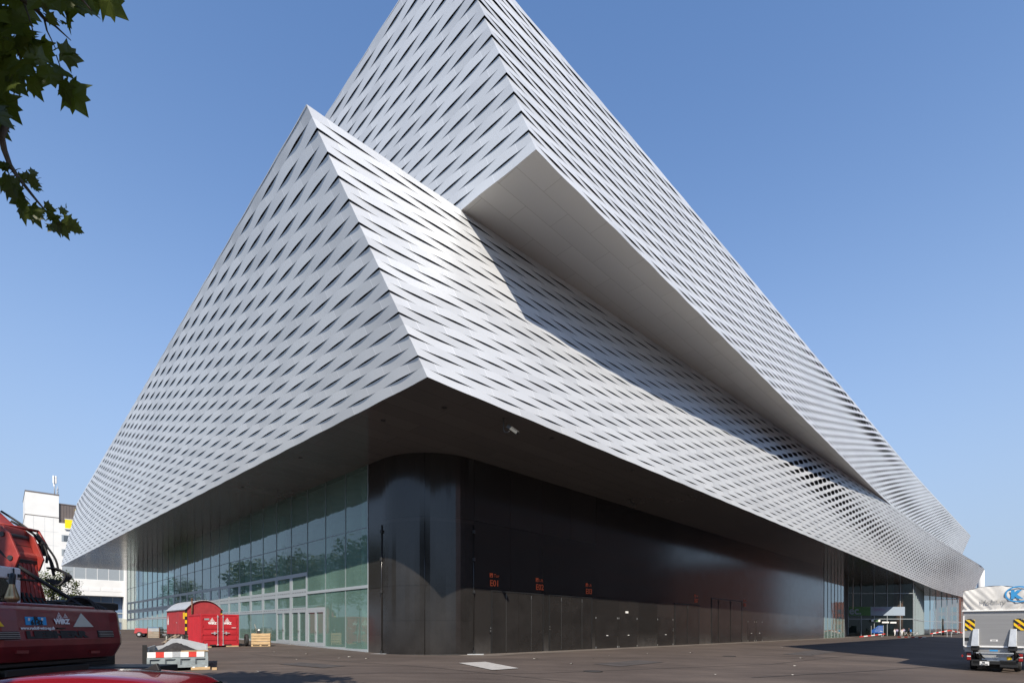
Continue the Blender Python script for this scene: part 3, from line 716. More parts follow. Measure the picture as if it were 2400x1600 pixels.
def TX(z):   # surface x of the tail at height z
    for (xa, za), (xb, zb_) in zip(prof[1:], prof[2:]):
        if za <= z <= zb_: return xa + (xb - xa) * (z - za) / (zb_ - za)
    return XR
def tpos(u, v):   # where the photo's column/row meets the tail
    k = (u - 1200) / 1200; Y = XR / k; return Y, EYE + (1473 - v) / 1200 * Y
def plate(u0, u1, v0, v1, name, mat, out=.012):
    ya, zt = tpos(u0, v0); yb, zb_ = tpos(u1, v1); mb = MB()
    for z0, z1 in ((zb_, zt),):
        mb.add([(TX(z0) + .0, ya, z0), (TX(z0) + .0, yb, z0), (TX(z1), yb, z1), (TX(z1), ya, z1), (TX(z0) + out, ya, z0), (TX(z0) + out, yb, z0), (TX(z1) + out, yb, z1), (TX(z1) + out, ya, z1)],
               [(0, 1, 2, 3), (4, 5, 6, 7), (0, 1, 5, 4), (1, 2, 6, 5), (2, 3, 7, 6), (3, 0, 4, 7)])
    return eb(mb, name, mat)
def tletters(name, s, u, v, size, mat, p=None, out=.016, **k):
    y, z = tpos(u, v); z2 = z + size * .7
    return lettering(name, s, size, (TX(z) + out, y, z), (0, 1, 0), (TX(z2) - TX(z), 0, z2 - z), mat, p or ex, XO, **k)
np_ = plate(61.5, 110, 1444, 1464, 'number_plate', M['blueplate'])
tletters('plate_letters', 'BL', 80, 1452, .085, M['blackpaint'], np_, .02, bold=.003); tletters('plate_letters', '6142', 72, 1462.6, .105, M['blackpaint'], np_, .02, bold=.004)
for u in (66, 97):
    y, z = tpos(u, 1452); s_ = MB(); x = TX(z) + .018
    s_.add([(x, y, z), (x, y + .018, z - .018), (x, y + .036, z), (x, y + .036, z + .035), (x, y, z + .035)], [(0, 1, 2, 3, 4)]); eb(s_, 'plate_shield', M['white'], np_, fix=False)
tletters('web_address', 'www.rudolf-wirz-ag.ch', 47, 1474, .066, M['white'], bold=.0025)
tletters('company_letters', 'WIRZ', 128, 1460.5, .115, M['white'], bold=.007)
for u, v, s_ in ((133, 1450, .115), (150.5, 1446.5, .075)):
    y, z = tpos(u, v); mb = MB(); x = TX(z) + .018
    def tri(c, r): return [(c[0] + r * math.cos(a), c[1] + r * math.sin(a)) for a in (R(90), R(210), R(330))]
    c = (y + s_ * .6, z + s_ * .33)
    for ro, ri in ((.72, .60), (.40, .22)):
        o_, i_ = tri(c, s_ * ro), tri(c, s_ * ri)
        for k in range(3):
            a, b, c2, d2 = o_[k], o_[(k + 1) % 3], i_[(k + 1) % 3], i_[k]
            mb.add([(TX(q[1]) + .016, q[0], q[1]) for q in (a, b, c2, d2)], [(0, 1, 2, 3)])
    eb(mb, 'company_emblem', M['white'], fix=False)
mb = MB(); pts = [tpos(172.5, 1468), tpos(218.5, 1468), tpos(194, 1436.5)]
mb.add([(TX(z) + .016, y, z) for y, z in pts] + [(TX(z) + .004, y, z) for y, z in pts], [(0, 1, 2), (3, 4, 5), (0, 1, 4, 3), (1, 2, 5, 4), (2, 0, 3, 5)]); eb(mb, 'slow_vehicle_triangle', M['cream'])
mb = MB(); pts = [tpos(-36, 1467), tpos(9, 1467), tpos(-12, 1437)]
mb.add([(TX(z) + .016, y, z) for y, z in pts] + [(TX(z) + .004, y, z) for y, z in pts], [(0, 1, 2), (3, 4, 5), (0, 1, 4, 3), (1, 2, 5, 4), (2, 0, 3, 5)]); eb(mb, 'slow_vehicle_triangle', M['yellow'])
for u0, u1 in ((-40, 43), (227, 263)):
    g = plate(u0, u1, 1476 if u0 > 0 else 1479, 1492 if u0 > 0 else 1497, 'air_grille', M['blackpaint'])
    ya, zt = tpos(u0, 1478); yb, zb_ = tpos(u1, 1490)
    for k in range(4):
        s_ = MB(); v = (1478.5 if u0 > 0 else 1481.5) + k * (3.6 if u0 > 0 else 4.2); a, za = tpos(u0 + 2, v); b, zb2 = tpos(u1 - 2, v)
        s_.beam((TX(za) + .02, a, za), (TX(zb2) + .02, b, zb2), .02, .010); eb(s_, 'grille_slat', M['steel'], g)
tletters('maker_letters', 'LIEBHERR', 59, 1494, .155, M['blackpaint'], bold=.012, out=.012, width=1.2)
for u in (34, 214):
    y, z = tpos(u, 1527); mb = MB(); mb.beam((TX(z) + .03, y, z), (TX(z) + .03, y + .2, z - .005), .04, .05); eb(mb, 'lifting_lug', M['red'])
y, z = tpos(138, 1471); mb = MB(); mb.beam((TX(z) + .02, y - .05, z), (TX(z) + .02, y + .1, z), .03, .02); eb(mb, 'hood_latch', M['blackpaint'])
tletters('number_mark', '1', 277, 1484, .09, M['white'])
# rear lights and side mirror stub
mb = MB(); y, z = Y1 + .0, 1.42; mb.box(XR - .42, XR - .32, Y1, Y1 + .09, 1.5, 1.66); eb(mb, 'side_lamp', M['blackpaint'])
mb = MB(); mb.box(XR - .34, XR - .26, Y1 - .02, Y1 + .06, 1.12, 1.25); eb(mb, 'rear_lamp', M['lampred'])
# raised hood hump
mb = MB(); mb.box(XR - 1.0, XR - .16, Y0 + .35, Y1 - .55, 1.95, 2.03); eb(mb, 'engine_hood', M['red'], bevel=.05)
mb = MB(); hx, hy = -8.3, 8.5
mb.lathe((hx, hy, 1.97), [(.06, -.06), (.06, .08), (.095, .11), (.098, .15), (.09, .18), (.045, .33), (.04, .38)], 20, caps=False); eb(mb, 'silencer', M['brass'], smooth=True)
mb = MB(); mb.tube([(hx, hy, 2.34), (hx, hy, 2.42), (hx - .015, hy + .02, 2.47), (hx - .05, hy + .06, 2.50)], [.042, .045, .045, .044], 12, caps=False); eb(mb, 'exhaust_pipe', M['blackpaint'], smooth=True)
# cab
cx0, cx1, cy0, cy1, cz0, cz1 = -11.0, -9.2, 8.25, 9.6, 1.2, 2.74
mb = MB(); mb.box(cx0, cx1, cy0, cy1, cz1 - .22, cz1); mb.box(cx0, cx1, cy0, cy1, cz0, 1.55)
for x in (cx0 + .05, cx1 - .12):
    for y in (cy0 + .05, cy1 - .17): mb.box(x - .05, x + .12, y - .05, y + .17, 1.55, cz1 - .22)
cb = eb(mb, 'cab', M['white'], bevel=.03)
def cabpane(pts):
    mb = MB(); mb.add(pts, [tuple(range(len(pts)))]); eb(mb, 'cab_window', M['winglass'], fix=False)
cabpane([(cx1 - .02, cy0 + .17, 1.55), (cx1 - .02, cy1 - .17, 1.55), (cx1 - .02, cy1 - .17, 2.38), (cx1 - .02, cy1 - .3, cz1 - .22), (cx1 - .02, cy0 + .17, cz1 - .22)])
cabpane([(cx0 + .1, cy1 - .02, 1.55), (cx1 - .17, cy1 - .02, 1.55), (cx1 - .17, cy1 - .02, cz1 - .22), (cx0 + .1, cy1 - .02, cz1 - .22)])
cabpane([(cx0 + .1, cy0 + .02, 1.55), (cx1 - .17, cy0 + .02, 1.55), (cx1 - .17, cy0 + .02, cz1 - .22), (cx0 + .1, cy0 + .02, cz1 - .22)])
cabpane([(cx0 + .03, cy0 + .17, 1.55), (cx0 + .03, cy1 - .17, 1.55), (cx0 + .03, cy1 - .17, cz1 - .22), (cx0 + .03, cy0 + .17, cz1 - .22)])
mb = MB(); mb.box(-10.4, -9.9, 8.6, 9.2, 1.4, 1.6); mb.box(-9.95, -9.82, 8.62, 9.18, 1.55, 2.2); eb(mb, 'seat', M['blackpaint'], bevel=.04)
mb = MB(); mb.tube([(cx1 + .02, cy1 - .16, 1.6), (cx1 + .02, cy1 - .15, 2.3), (cx1 + .02, cy1 - .17, cz1 - .02)], .012, 6); eb(mb, 'cable', M['blackpaint'], smooth=True)
for y, z in ((9.36, cz1 - .16), (9.55, cz1 - .15)):
    mb = MB(); mb.box(cx1, cx1 + .04, y - .025, y + .025, z - .03, z + .03); eb(mb, 'work_lamp', M['blackpaint'])
# boom: box beam in segments with side plates, pivots
def seg(name, a, b, w0, h0, w1, h1, mat, p=None):
    a, b = Vector(a), Vector(b); d = (b - a).normalized(); sd = Vector((0, 1, 0)); sd = (sd - d * d.dot(sd)).normalized(); up = sd.cross(d)
    vs = []
    for q, w, h in ((a, w0, h0), (b, w1, h1)):
        for sy, sz in ((-1, -1), (1, -1), (1, 1), (-1, 1)): vs.append(q + sd * w / 2 * sy + up * h / 2 * sz)
    mb = MB(); mb.add(vs, [(3, 2, 1, 0), (4, 5, 6, 7), (0, 1, 5, 4), (1, 2, 6, 5), (2, 3, 7, 6), (3, 0, 4, 7)]); return eb(mb, name, mat, p, bevel=.03)
bm_ = seg('boom', (-9.55, 10.0, 1.75), (-9.75, 10.0, 2.95), .50, .5, .42, .5, M['boomred_lit'])
for k in range(5):     # pressed ribs on the rear plate of the boom foot
    mb = MB(); y = 9.83 + k * .085; mb.beam((-9.31, y, 1.8), (-9.49, y + .02, 2.9), .03, .03); eb(mb, 'boom_rib', M['boomred_lit'], bm_)
b2 = seg('boom_arm', (-9.70, 10.0, 2.85), (-9.98, 10.02, 3.5), .46, .5, .42, .5, M['boomred_lit'])
b3 = seg('boom_arm', (-9.95, 10.02, 3.42), (-11.3, 10.15, 4.6), .38, .42, .34, .4, M['boomred_lit'])
b4 = seg('boom_arm', (-11.25, 10.15, 4.57), (-13.6, 10.15, 3.4), .38, .42, .3, .34, M['boomred_lit'])
b5 = seg('boom_arm', (-13.5, 10.15, 3.5), (-14.6, 10.15, 1.2), .30, .34, .24, .26, M['boomred_lit'])
mb = MB(); mb.lathe((-9.62, 9.76, 2.98), [(.0, 0), (.15, 0), (.15, .48), (0, .48)], 18, 'y'); eb(mb, 'pivot', M['boomred_lit'], smooth=False)
mb = MB(); mb.lathe((-9.86, 9.78, 3.5), [(.0, 0), (.12, 0), (.12, .46), (0, .46)], 18, 'y'); eb(mb, 'pivot', M['boomred_lit'])
for y in (9.74, 10.24):
    mb = MB(); mb.prism([(-9.45, 2.75), (-9.36, 2.98), (-9.55, 3.42), (-9.8, 3.62), (-9.98, 3.5), (-9.9, 3.2), (-9.75, 2.8)], lambda a, b: (a, y - .02, b), lambda a, b: (a, y + .02, b)); eb(mb, 'side_plate', M['boomred_lit'], bm_, bevel=.008)
for (x, z) in ((-9.52, 2.95), (-9.68, 3.4), (-9.86, 3.42), (-9.6, 2.5), (-9.5, 2.2)):
    mb = MB(); mb.lathe((x, 9.70, z), [(0, 0), (.05, 0), (.05, .6), (0, .6)], 10, 'y'); eb(mb, 'pin', M['darksteel'], bm_)
for z in (3.05, 3.22):
    mb = MB(); x = -9.42 - (z - 2.75) * .42; mb.box(x - .02, x + .03, 9.8, 10.2, z - .015, z + .015); eb(mb, 'weld_strip', M['rust'], bm_)
mb = MB(); mb.tube([(-9.85, 9.78, 3.62), (-9.72, 10.5, 3.6)], .03, 6); mb.tube([(-9.72, 10.5, 3.6), (-9.6, 10.56, 3.3)], .03, 6); eb(mb, 'hose_guard', M['boomred_lit'], smooth=True)
for i, (a, b) in enumerate((((-9.9, 9.7, 1.9), (-10.6, 9.76, 3.75)), ((-9.9, 10.36, 1.9), (-10.6, 10.38, 3.75)))):
    a, b = Vector(a), Vector(b); mb = MB(); mb.tube([a, a.lerp(b, .6)], .075, 12); cyl = eb(mb, 'lift_cylinder', M['boomred_lit'], smooth=True)
    mb = MB(); mb.tube([a.lerp(b, .58), b], .04, 10); eb(mb, 'piston_rod', M['steel'], cyl, smooth=True)
def hose(pts, r=.02, name='hose', n=6):
    pts = [Vector(p) for p in pts]; out = []
    for i in range(len(pts) - 1):
        p0, p1, p2, p3 = pts[max(0, i - 1)], pts[i], pts[i + 1], pts[min(len(pts) - 1, i + 2)]
        for k in range(6):
            t = k / 6; out.append(.5 * ((2 * p1) + (p2 - p0) * t + (2 * p0 - 5 * p1 + 4 * p2 - p3) * t * t + (3 * p1 - p0 - 3 * p2 + p3) * t ** 3))
    out.append(pts[-1]); mb = MB(); mb.tube(out, r, n); eb(mb, name, M['black_p'], smooth=True)
hose([(-10.1, 9.75, 3.45), (-9.6, 9.75, 2.95), (-9.3, 9.9, 2.65), (-8.95, 10.3, 2.25), (-8.75, 10.55, 2.0)], .035)
hose([(-9.7, 10.45, 3.55), (-9.5, 10.62, 3.1), (-9.45, 10.66, 2.85)], .022); hose([(-9.75, 10.45, 3.5), (-9.58, 10.6, 3.1), (-9.5, 10.64, 2.8)], .018)
for k in range(4):
    y = 10.5 + k * .05
    hose([(-9.55, y, 2.85), (-9.42, y + .14, 2.84 - k * .02), (-9.34, y + .2, 2.7), (-9.42, y + .12, 2.5 + k * .03), (-9.55, y - .02, 2.62)], .022)
for k in range(9):
    y = 9.75 + k * .13; z = 2.02 + rnd.uniform(-.02, .03)
    hose([(-9.2, y, 1.7), (-8.9, y + .02, z), (-8.75, y + .06 + rnd.uniform(-.03, .03), z + .05), (-8.6, y + .09, z - .12), (-8.62, y + .1, 1.7)], .026)
for k in range(6):
    y = 10.45 + k * .07; h = 2.22 - k * .03
    hose([(-9.0, y - .3, 1.9), (-8.9, y - .1, h), (-8.75, y + .12, h - .02), (-8.68, y + .2, 1.95), (-8.7, y + .2, 1.6)], .03)
for k in range(8):
    x = -10.35 + k * .06
    hose([(x, 9.72, 3.3 + k * .04), (x + .08, 9.66, 2.95), (x + .15, 9.68, 2.6), (x + .2, 9.75, 2.2)], .018)
for (a, b, r_) in (((-9.42, 9.74, 2.1), (-9.74, 9.77, 3.15), .03), ((-9.36, 10.27, 2.1), (-9.62, 10.27, 3.0), .026), ((-9.5, 10.24, 2.9), (-9.9, 10.26, 3.55), .022)):
    mb = MB(); mb.tube([a, b], r_, 8); eb(mb, 'hydraulic_pipe', M['boomred_lit'], bm_, smooth=True)
for z in (2.2, 2.55, 2.9):
    mb = MB(); x = -9.31 - (z - 1.75) * .165; mb.box(x - .02, x + .03, 9.76, 10.24, z - .02, z + .02); eb(mb, 'pipe_clamp', M['blackpaint'], bm_)
mb = MB(); mb.tube([(-9.78, 10.3, 3.3), (-9.62, 10.52, 3.28), (-9.55, 10.6, 3.0), (-9.5, 10.62, 2.7)], .028, 6); mb.box(-9.66, -9.58, 10.42, 10.56, 3.1, 3.34); eb(mb, 'lamp_bracket', M['blackpaint'])
hose([(-9.98, 10.2, 3.75), (-9.7, 10.42, 3.5), (-9.55, 10.5, 3.2), (-9.5, 10.45, 2.95)], .024); hose([(-10.2, 10.22, 3.95), (-9.85, 10.36, 3.66), (-9.62, 10.44, 3.4)], .022)
for k in range(5): hose([(-9.36 - .02 * k, 9.78 + k * .1, 2.3), (-9.3, 9.8 + k * .1, 2.1), (-9.1, 9.85 + k * .1, 2.06 + .02 * (k % 2)), (-8.95, 9.9 + k * .1, 1.9)], .022)
mb = MB(); mb.box(-9.3, -8.72, 9.55, 10.9, 1.86, 1.9); mb.beam((-8.75, 9.6, 2.02), (-8.75, 10.8, 2.0), .03, .03); mb.beam((-8.75, 9.6, 2.12), (-8.75, 10.2, 2.12), .03, .03); eb(mb, 'valve_block', M['blackpaint'])
# undercarriage
mb = MB(); mb.box(-11.2, -8.2, 8.2, 10.0, .18, .55); mb.lathe((-9.6, 9.1, .55), [(.62, 0), (.62, .5)], 22); mb.box(-11.2, -8.05, 7.9, 10.2, .97, 1.05); eb(mb, 'chassis', M['blackpaint'], bevel=.02)
mb = MB(); mb.box(-9.6, -8.1, 7.95, 8.1, .25, .9); mb.box(-9.0, -8.05, 8.15, 9.75, .35, .95); eb(mb, 'tool_locker', M['blackpaint'], bevel=.02)
for x in (-8.7, -10.9):
    for y in (8.05, 10.15):
        mb = MB(); mb.lathe((x, y - .28, .12), [(.2, .02), (.42, 0), (.50, .08), (.50, .48), (.42, .56), (.2, .54)], 24, 'y')
        wl_ = eb(mb, 'wheel', M['tyre'], smooth=True); mb = MB(); mb.lathe((x, y - .24, .12), [(0, 0), (.26, 0), (.26, .48), (0, .48)], 16, 'y'); eb(mb, 'rim', M['red'], wl_)
mb = MB(); mb.box(-8.0, -7.75, 9.2, 11.2, .1, .55); mb.beam((-8.4, 9.6, .35), (-7.85, 9.6, .35), .15, .2); mb.beam((-8.4, 10.4, .35), (-7.85, 10.4, .35), .15, .2); eb(mb, 'stabiliser_blade', M['blackpaint'])

# ------------------------------------------------------------------ red car, its roof just above the lower edge of the photo
CL = (-5.85, 6.3); car = thing('parked_car', 'dark red hatchback car with a black roof aerial in front of the excavator', 'car', onground(*CL), R(3))
def sect(x, zs, wb, zb_, wt, zt, zr):   # half outline: sill, belt, roof edge, roof centre
    return [(x, 0, zs), (x, wb * .9, zs), (x, wb, zs + .12), (x, wb, zb_ - .1), (x, wb * .965, zb_), (x, wt, zt), (x, wt * .86, zt + (zr - zt) * .62), (x, wt * .45, zr - .012), (x, 0, zr)]
st = [(-2.1, .35, .62, .55, .55, .6, .62), (-2.0, .25, .76, .66, .68, .70, .74), (-1.5, .2, .86, .80, .75, .83, .88), (-1.0, .2, .87, .88, .78, .93, .98), (-.85, .2, .87, .90, .76, .97, 1.02), (-.35, .2, .87, .92, .64, 1.26, 1.30), (-.1, .2, .87, .93, .61, 1.37, 1.42),
      (.5, .2, .87, .94, .60, 1.42, 1.475), (1.1, .2, .87, .95, .595, 1.40, 1.465), (1.6, .2, .87, .96, .58, 1.35, 1.425), (1.86, .22, .86, .97, .555, 1.295, 1.385), (1.93, .24, .85, .96, .6, 1.22, 1.27), (2.08, .26, .84, .92, .74, 1.0, 1.02), (2.13, .3, .80, .7, .74, .72, .74)]
def loft(secs, cap=True):
    vs = []; fs = []; m_ = []
    for s_ in secs: vs += s_ + [(x, -y, z) for x, y, z in reversed(s_[1:-1])]
    n = len(secs[0]) * 2 - 2
    for i in range(len(secs) - 1):
        for k in range(n): fs.append((i * n + k, i * n + (k + 1) % n, (i + 1) * n + (k + 1) % n, (i + 1) * n + k))
    if cap: fs += [tuple(range(n - 1, -1, -1)), tuple((len(secs) - 1) * n + k for k in range(n))]
    return vs, fs
mb = MB(); mb.add(*loft([sect(s_[0], s_[1], s_[2], s_[3], s_[4], s_[5], s_[6]) for s_ in st])); body = mb.build('body', M['carred'], car, smooth=True, sub=2)
def sidewin(x0, x1, name='side_window'):
    for sg in (-1, 1):
        mb = MB(); N_ = 8; lo = []; hi = []
        for k in range(N_ + 1):
            x = x0 + (x1 - x0) * k / N_
            a = [s_ for s_ in st if s_[0] <= x][-1]; b = [s_ for s_ in st if s_[0] >= x][0]; t = 0 if a is b else (x - a[0]) / (b[0] - a[0])
            L_ = lambda i: a[i] + (b[i] - a[i]) * t
            lo.append((x, sg * (L_(2) * .965 - .0), L_(3) + .03)); yt = L_(2) * .965 + (L_(4) - L_(2) * .965) * .82; hi.append((x, sg * (yt + .022), L_(3) + (L_(5) - L_(3)) * .80))
        for k in range(N_): mb.quad(lo[k], lo[k + 1], hi[k + 1], hi[k])
        mb.build(name, M['winglass'], car, smooth=True)
sidewin(-.45, .48); sidewin(.56, 1.7)
mb = MB(); mb.quad((-.90, -.68, 1.0), (-.90, .68, 1.0), (-.20, .56, 1.395), (-.20, -.56, 1.395)); mb.build('windscreen', M['winglass'], car)
mb = MB(); mb.quad((2.075, -.66, 1.03), (2.075, .66, 1.03), (1.95, .52, 1.27), (1.95, -.52, 1.27)); mb.build('rear_window', M['winglass'], car)
mb = MB(); mb.prism([(1.22, 1.462), (1.48, 1.448), (1.46, 1.50), (1.44, 1.545), (1.40, 1.535), (1.33, 1.49)], lambda a, b: (a, -.025, b), lambda a, b: (a, .025, b)); mb.build('aerial', M['blackpaint'], car, bevel=.012)
for x in (-1.32, 1.3):
    for y in (-.78, .78):
        mb = MB(); mb.lathe((x, y - .11, .31), [(.2, 0), (.29, 0), (.315, .03), (.315, .19), (.29, .22), (.2, .22)], 24, 'y'); w_ = mb.build('wheel', M['tyre'], car, smooth=True)
        mb = MB(); mb.lathe((x, y - .118, .31), [(0, 0), (.2, 0), (.2, .236), (0, .236)], 16, 'y'); mb.build('rim', M['steel'], w_)
for y in (-.72, .72):
    mb = MB(); mb.box(2.06, 2.14, y - .12, y + .12, .78, .95); mb.build('tail_lamp', M['lampred'], car, bevel=.02)
    mb = MB(); mb.box(-2.08, -1.9, y - .12, y + .12, .58, .7); mb.build('headlamp', M['steel'], car, bevel=.02)

# ------------------------------------------------------------------ tipper tray with spoil, dark utility vehicle behind the excavator
TO = (-13.98, 21.45); TRZ = R(31); TM = Matrix.Rotation(TRZ, 3, 'Z')
def tpt(x, y): p = TM @ Vector((x, y, 0)); return (TO[0] + p.x, TO[1] + p.y)
tr = thing('tipper_tray', 'grey steel tipper tray with a red and white striped edge board standing on the asphalt', 'tipper tray', onground(*TO), TRZ)
W_, D_, H_ = 2.13, 3.4, .80; zb_ = .14
mb = MB(); mb.box(-W_ / 2, W_ / 2, 0, .06, zb_, .56)
for x in (-W_ / 2 + .04, W_ / 2 - .04): mb.box(x - .05, x + .05, -.07, 0, zb_, .58)
mb.box(-W_ / 2 + .09, W_ / 2 - .09, -.07, 0, zb_, zb_ + .11); mb.box(-W_ / 2 + .09, W_ / 2 - .09, -.07, 0, .5, .56)
for k in range(1, 4):
    x = -W_ / 2 + W_ * k / 4; mb.prism([(x - .14, 0), (x - .07, -.075), (x + .07, -.075), (x + .14, 0)], lambda a, b: (a, b, zb_ + .11), lambda a, b: (a, b, .5))
fp = mb.build('front_panel', M['traygrey'], tr)
mb = MB(); n_ = 7
for k in range(7):
    x0 = -W_ / 2 + .0 + k * W_ * .94 / 7; x1 = x0 + W_ * .94 / 7
    col = (0, 1, 0, 2, 0, 1, 0)[k]
    mb.box(x0, x1 if k < 6 else x1 - .0, -.03, .06, .575, H_, col)
mb.build('striped_board', [M['white'], M['redstripe'], M['galv']], tr)
mb = MB(); mb.box(W_ / 2 - .1, W_ / 2, .0, .05, .56, H_); mb.box(-W_ / 2 - .0, W_ / 2, .06, D_, zb_, zb_ + .08); mb.build('tray_floor', M['traygrey'], tr)
mb = MB(); mb.add([(W_ / 2 - .05, .06, zb_ + .08), (W_ / 2 - .05, D_, zb_ + .08), (W_ / 2 - .05, D_, 1.05), (W_ / 2 - .05, .06, H_ - .04), (W_ / 2, .06, zb_ + .08), (W_ / 2, D_, zb_ + .08), (W_ / 2, D_, 1.05), (W_ / 2, .06, H_ - .04)], [(0, 1, 2, 3), (7, 6, 5, 4), (0, 4, 5, 1), (1, 5, 6, 2), (2, 6, 7, 3), (3, 7, 4, 0)]); mb.build('side_panel', M['galv'], tr)
mb = MB(); mb.box(-W_ / 2, -W_ / 2 + .05, .06, D_, zb_ + .08, 1.0); mb.build('side_panel', M['traygrey'], tr)
mb = MB(); mb.add([(-W_ / 2 + .05, D_ - .05, zb_ + .08), (W_ / 2 - .05, D_ - .05, zb_ + .08), (W_ / 2 - .05, D_ - .05, 1.02), (.0, D_ - .05, 1.3), (-.4, D_ - .05, 1.3), (-.7, D_ - .05, 1.0), (-W_ / 2 + .05, D_ - .05, .95), (-W_ / 2 + .05, D_, zb_ + .08), (W_ / 2 - .05, D_, zb_ + .08), (W_ / 2 - .05, D_, 1.02), (0, D_, 1.3), (-.4, D_, 1.3), (-.7, D_, 1.0), (-W_ / 2 + .05, D_, .95)], [(0, 1, 2, 3, 4, 5, 6), (13, 12, 11, 10, 9, 8, 7)] + [(k, (k + 1) % 7, 7 + (k + 1) % 7, 7 + k) for k in range(7)]); mb.build('back_panel', M['galv'], tr)
mb = MB(); mb.box(.1, W_ / 2 + .02, -.04, .08, H_ + .005, H_ + .04); mb.build('timber_edge', M['wood'], tr)
mb = MB(); mb.box(-W_ / 2 - .16, -W_ / 2 - .01, -.05, .1, .1, 1.1); mb.build('corner_post', M['blackpaint'], tr)
for x in (.55, 1.0):
    mb = MB(); mb.lathe((x, -.1, zb_ - .02), [(0, -.06), (.045, -.04), (.045, .04), (0, .06)], 8, 'x'); mb.build('latch', M['galv'], tr)
sp = MB(); nx_, ny_ = 26, 22; vs = []     # the heap
for j in range(ny_ + 1):
    for i in range(nx_ + 1):
        x = -W_ / 2 + .06 + (W_ - .12) * i / nx_; y = .07 + (D_ - .13) * j / ny_
        h = .72 + .42 * math.exp(-((x + .1) / .6) ** 2 - ((y - 1.0) / 1.0) ** 2) + rnd.uniform(-.03, .03)
        if i in (0, nx_) or j in (0, ny_): h = min(h, .74)
        vs.append((x, y, h))
sp.add(vs, [(j * (nx_ + 1) + i, j * (nx_ + 1) + i + 1, (j + 1) * (nx_ + 1) + i + 1, (j + 1) * (nx_ + 1) + i) for j in range(ny_) for i in range(nx_)])
o = sp.build('spoil_heap', M['soil'], smooth=True, fix=False); o.location = onground(*TO); o.rotation_euler = (0, 0, TRZ); tag(o, 'heap of black spoil piled inside the grey tipper tray', 'spoil heap'); o['kind'] = 'thing'
bl = MB(); bl.box(-.35, .35, -.12, .12, 0, .11); o = bl.build('timber_block', M['wood'], bevel=.01); o.location = onground(*tpt(.8, -.05)); o.rotation_euler = (0, 0, TRZ); tag(o, 'short timber block under the right end of the grey tipper tray', 'timber block')
bl = MB(); bl.box(-.35, .35, -.12, .12, 0, .11); o = bl.build('timber_block', M['oldwood'], bevel=.01); o.location = onground(*tpt(-.8, -.05)); o.rotation_euler = (0, 0, TRZ); tag(o, 'short timber block under the left end of the grey tipper tray', 'timber block')
bl = MB(); bl.box(-.09, .09, -.07, .07, 0, .1, 0, Matrix.Rotation(.5, 4, 'Z')); o = bl.build('timber_offcut', M['wood']); o.location = onground(*tpt(1.3, -.5)); tag(o, 'small timber offcut lying on the asphalt right of the tipper tray', 'timber offcut')

UV_ = (-13.6, 15.2); ut = thing('utility_vehicle', 'dark utility vehicle with a flat black roof half hidden behind the excavator counterweight', 'utility vehicle', onground(*UV_))
mb = MB(); mb.box(-1.75, 1.25, -.8, .8, 2.62, 2.74); mb.box(1.0, 1.3, -.82, .82, 2.5, 2.72); mb.build('roof', M['blackpaint'], ut, bevel=.04)
mb = MB()
for x in (-1.7, -.2, 1.15):
    for y in (-.75, .75): mb.box(x - .06, x + .06, y - .05, y + .05, 1.2, 2.62)
mb.box(-1.76, 1.21, -.8, .8, .7, 1.5); mb.build('body', M['blackpaint'], ut, bevel=.03)
for y in (-.78, .78):
    mb = MB(); mb.quad((-.14, y, 1.5), (1.09, y, 1.5), (1.09, y, 2.62), (-.14, y, 2.62)); mb.build('side_window', M['glassdark'], ut, fix=False)
mb = MB(); mb.box(1.21, 3.3, -.6, .6, .55, .85); mb.box(-2.2, -1.76, -.6, .6, .5, .9); mb.box(1.4, 2.6, -.75, -.55, .45, .8); mb.build('chassis', M['blackpaint'], ut, bevel=.03)
mb = MB(); mb.box(1.9, 2.05, -.78, -.75, .62, .70); mb.build('side_lamp', M['lamporange'], ut)
for x in (-1.0, 2.4):
    for y in (-.7, .7):
        mb = MB(); mb.lathe((x, y - .13, .42), [(.22, 0), (.36, 0), (.42, .05), (.42, .21), (.36, .26), (.22, .26)], 20, 'y'); w_ = mb.build('wheel', M['tyre'], ut, smooth=True)
        mb = MB(); mb.lathe((x, y - .135, .42), [(0, 0), (.22, 0), (.22, .27), (0, .27)], 12, 'y'); mb.build('rim', M['galv'], w_)
mb = MB(); mb.tube([(.55, -.7, 2.72), (.62, -.7, 2.95), (.75, -.7, 3.2)], .012, 5); mb.build('aerial', M['blackpaint'], ut)
mb = MB(); mb.box(1.22, 1.3, -1.02, -.86, 1.7, 2.15); mb.tube([(1.2, -.78, 2.1), (1.26, -.92, 2.1)], .02, 5); mb.build('wing_mirror', M['blackpaint'], ut, bevel=.02)

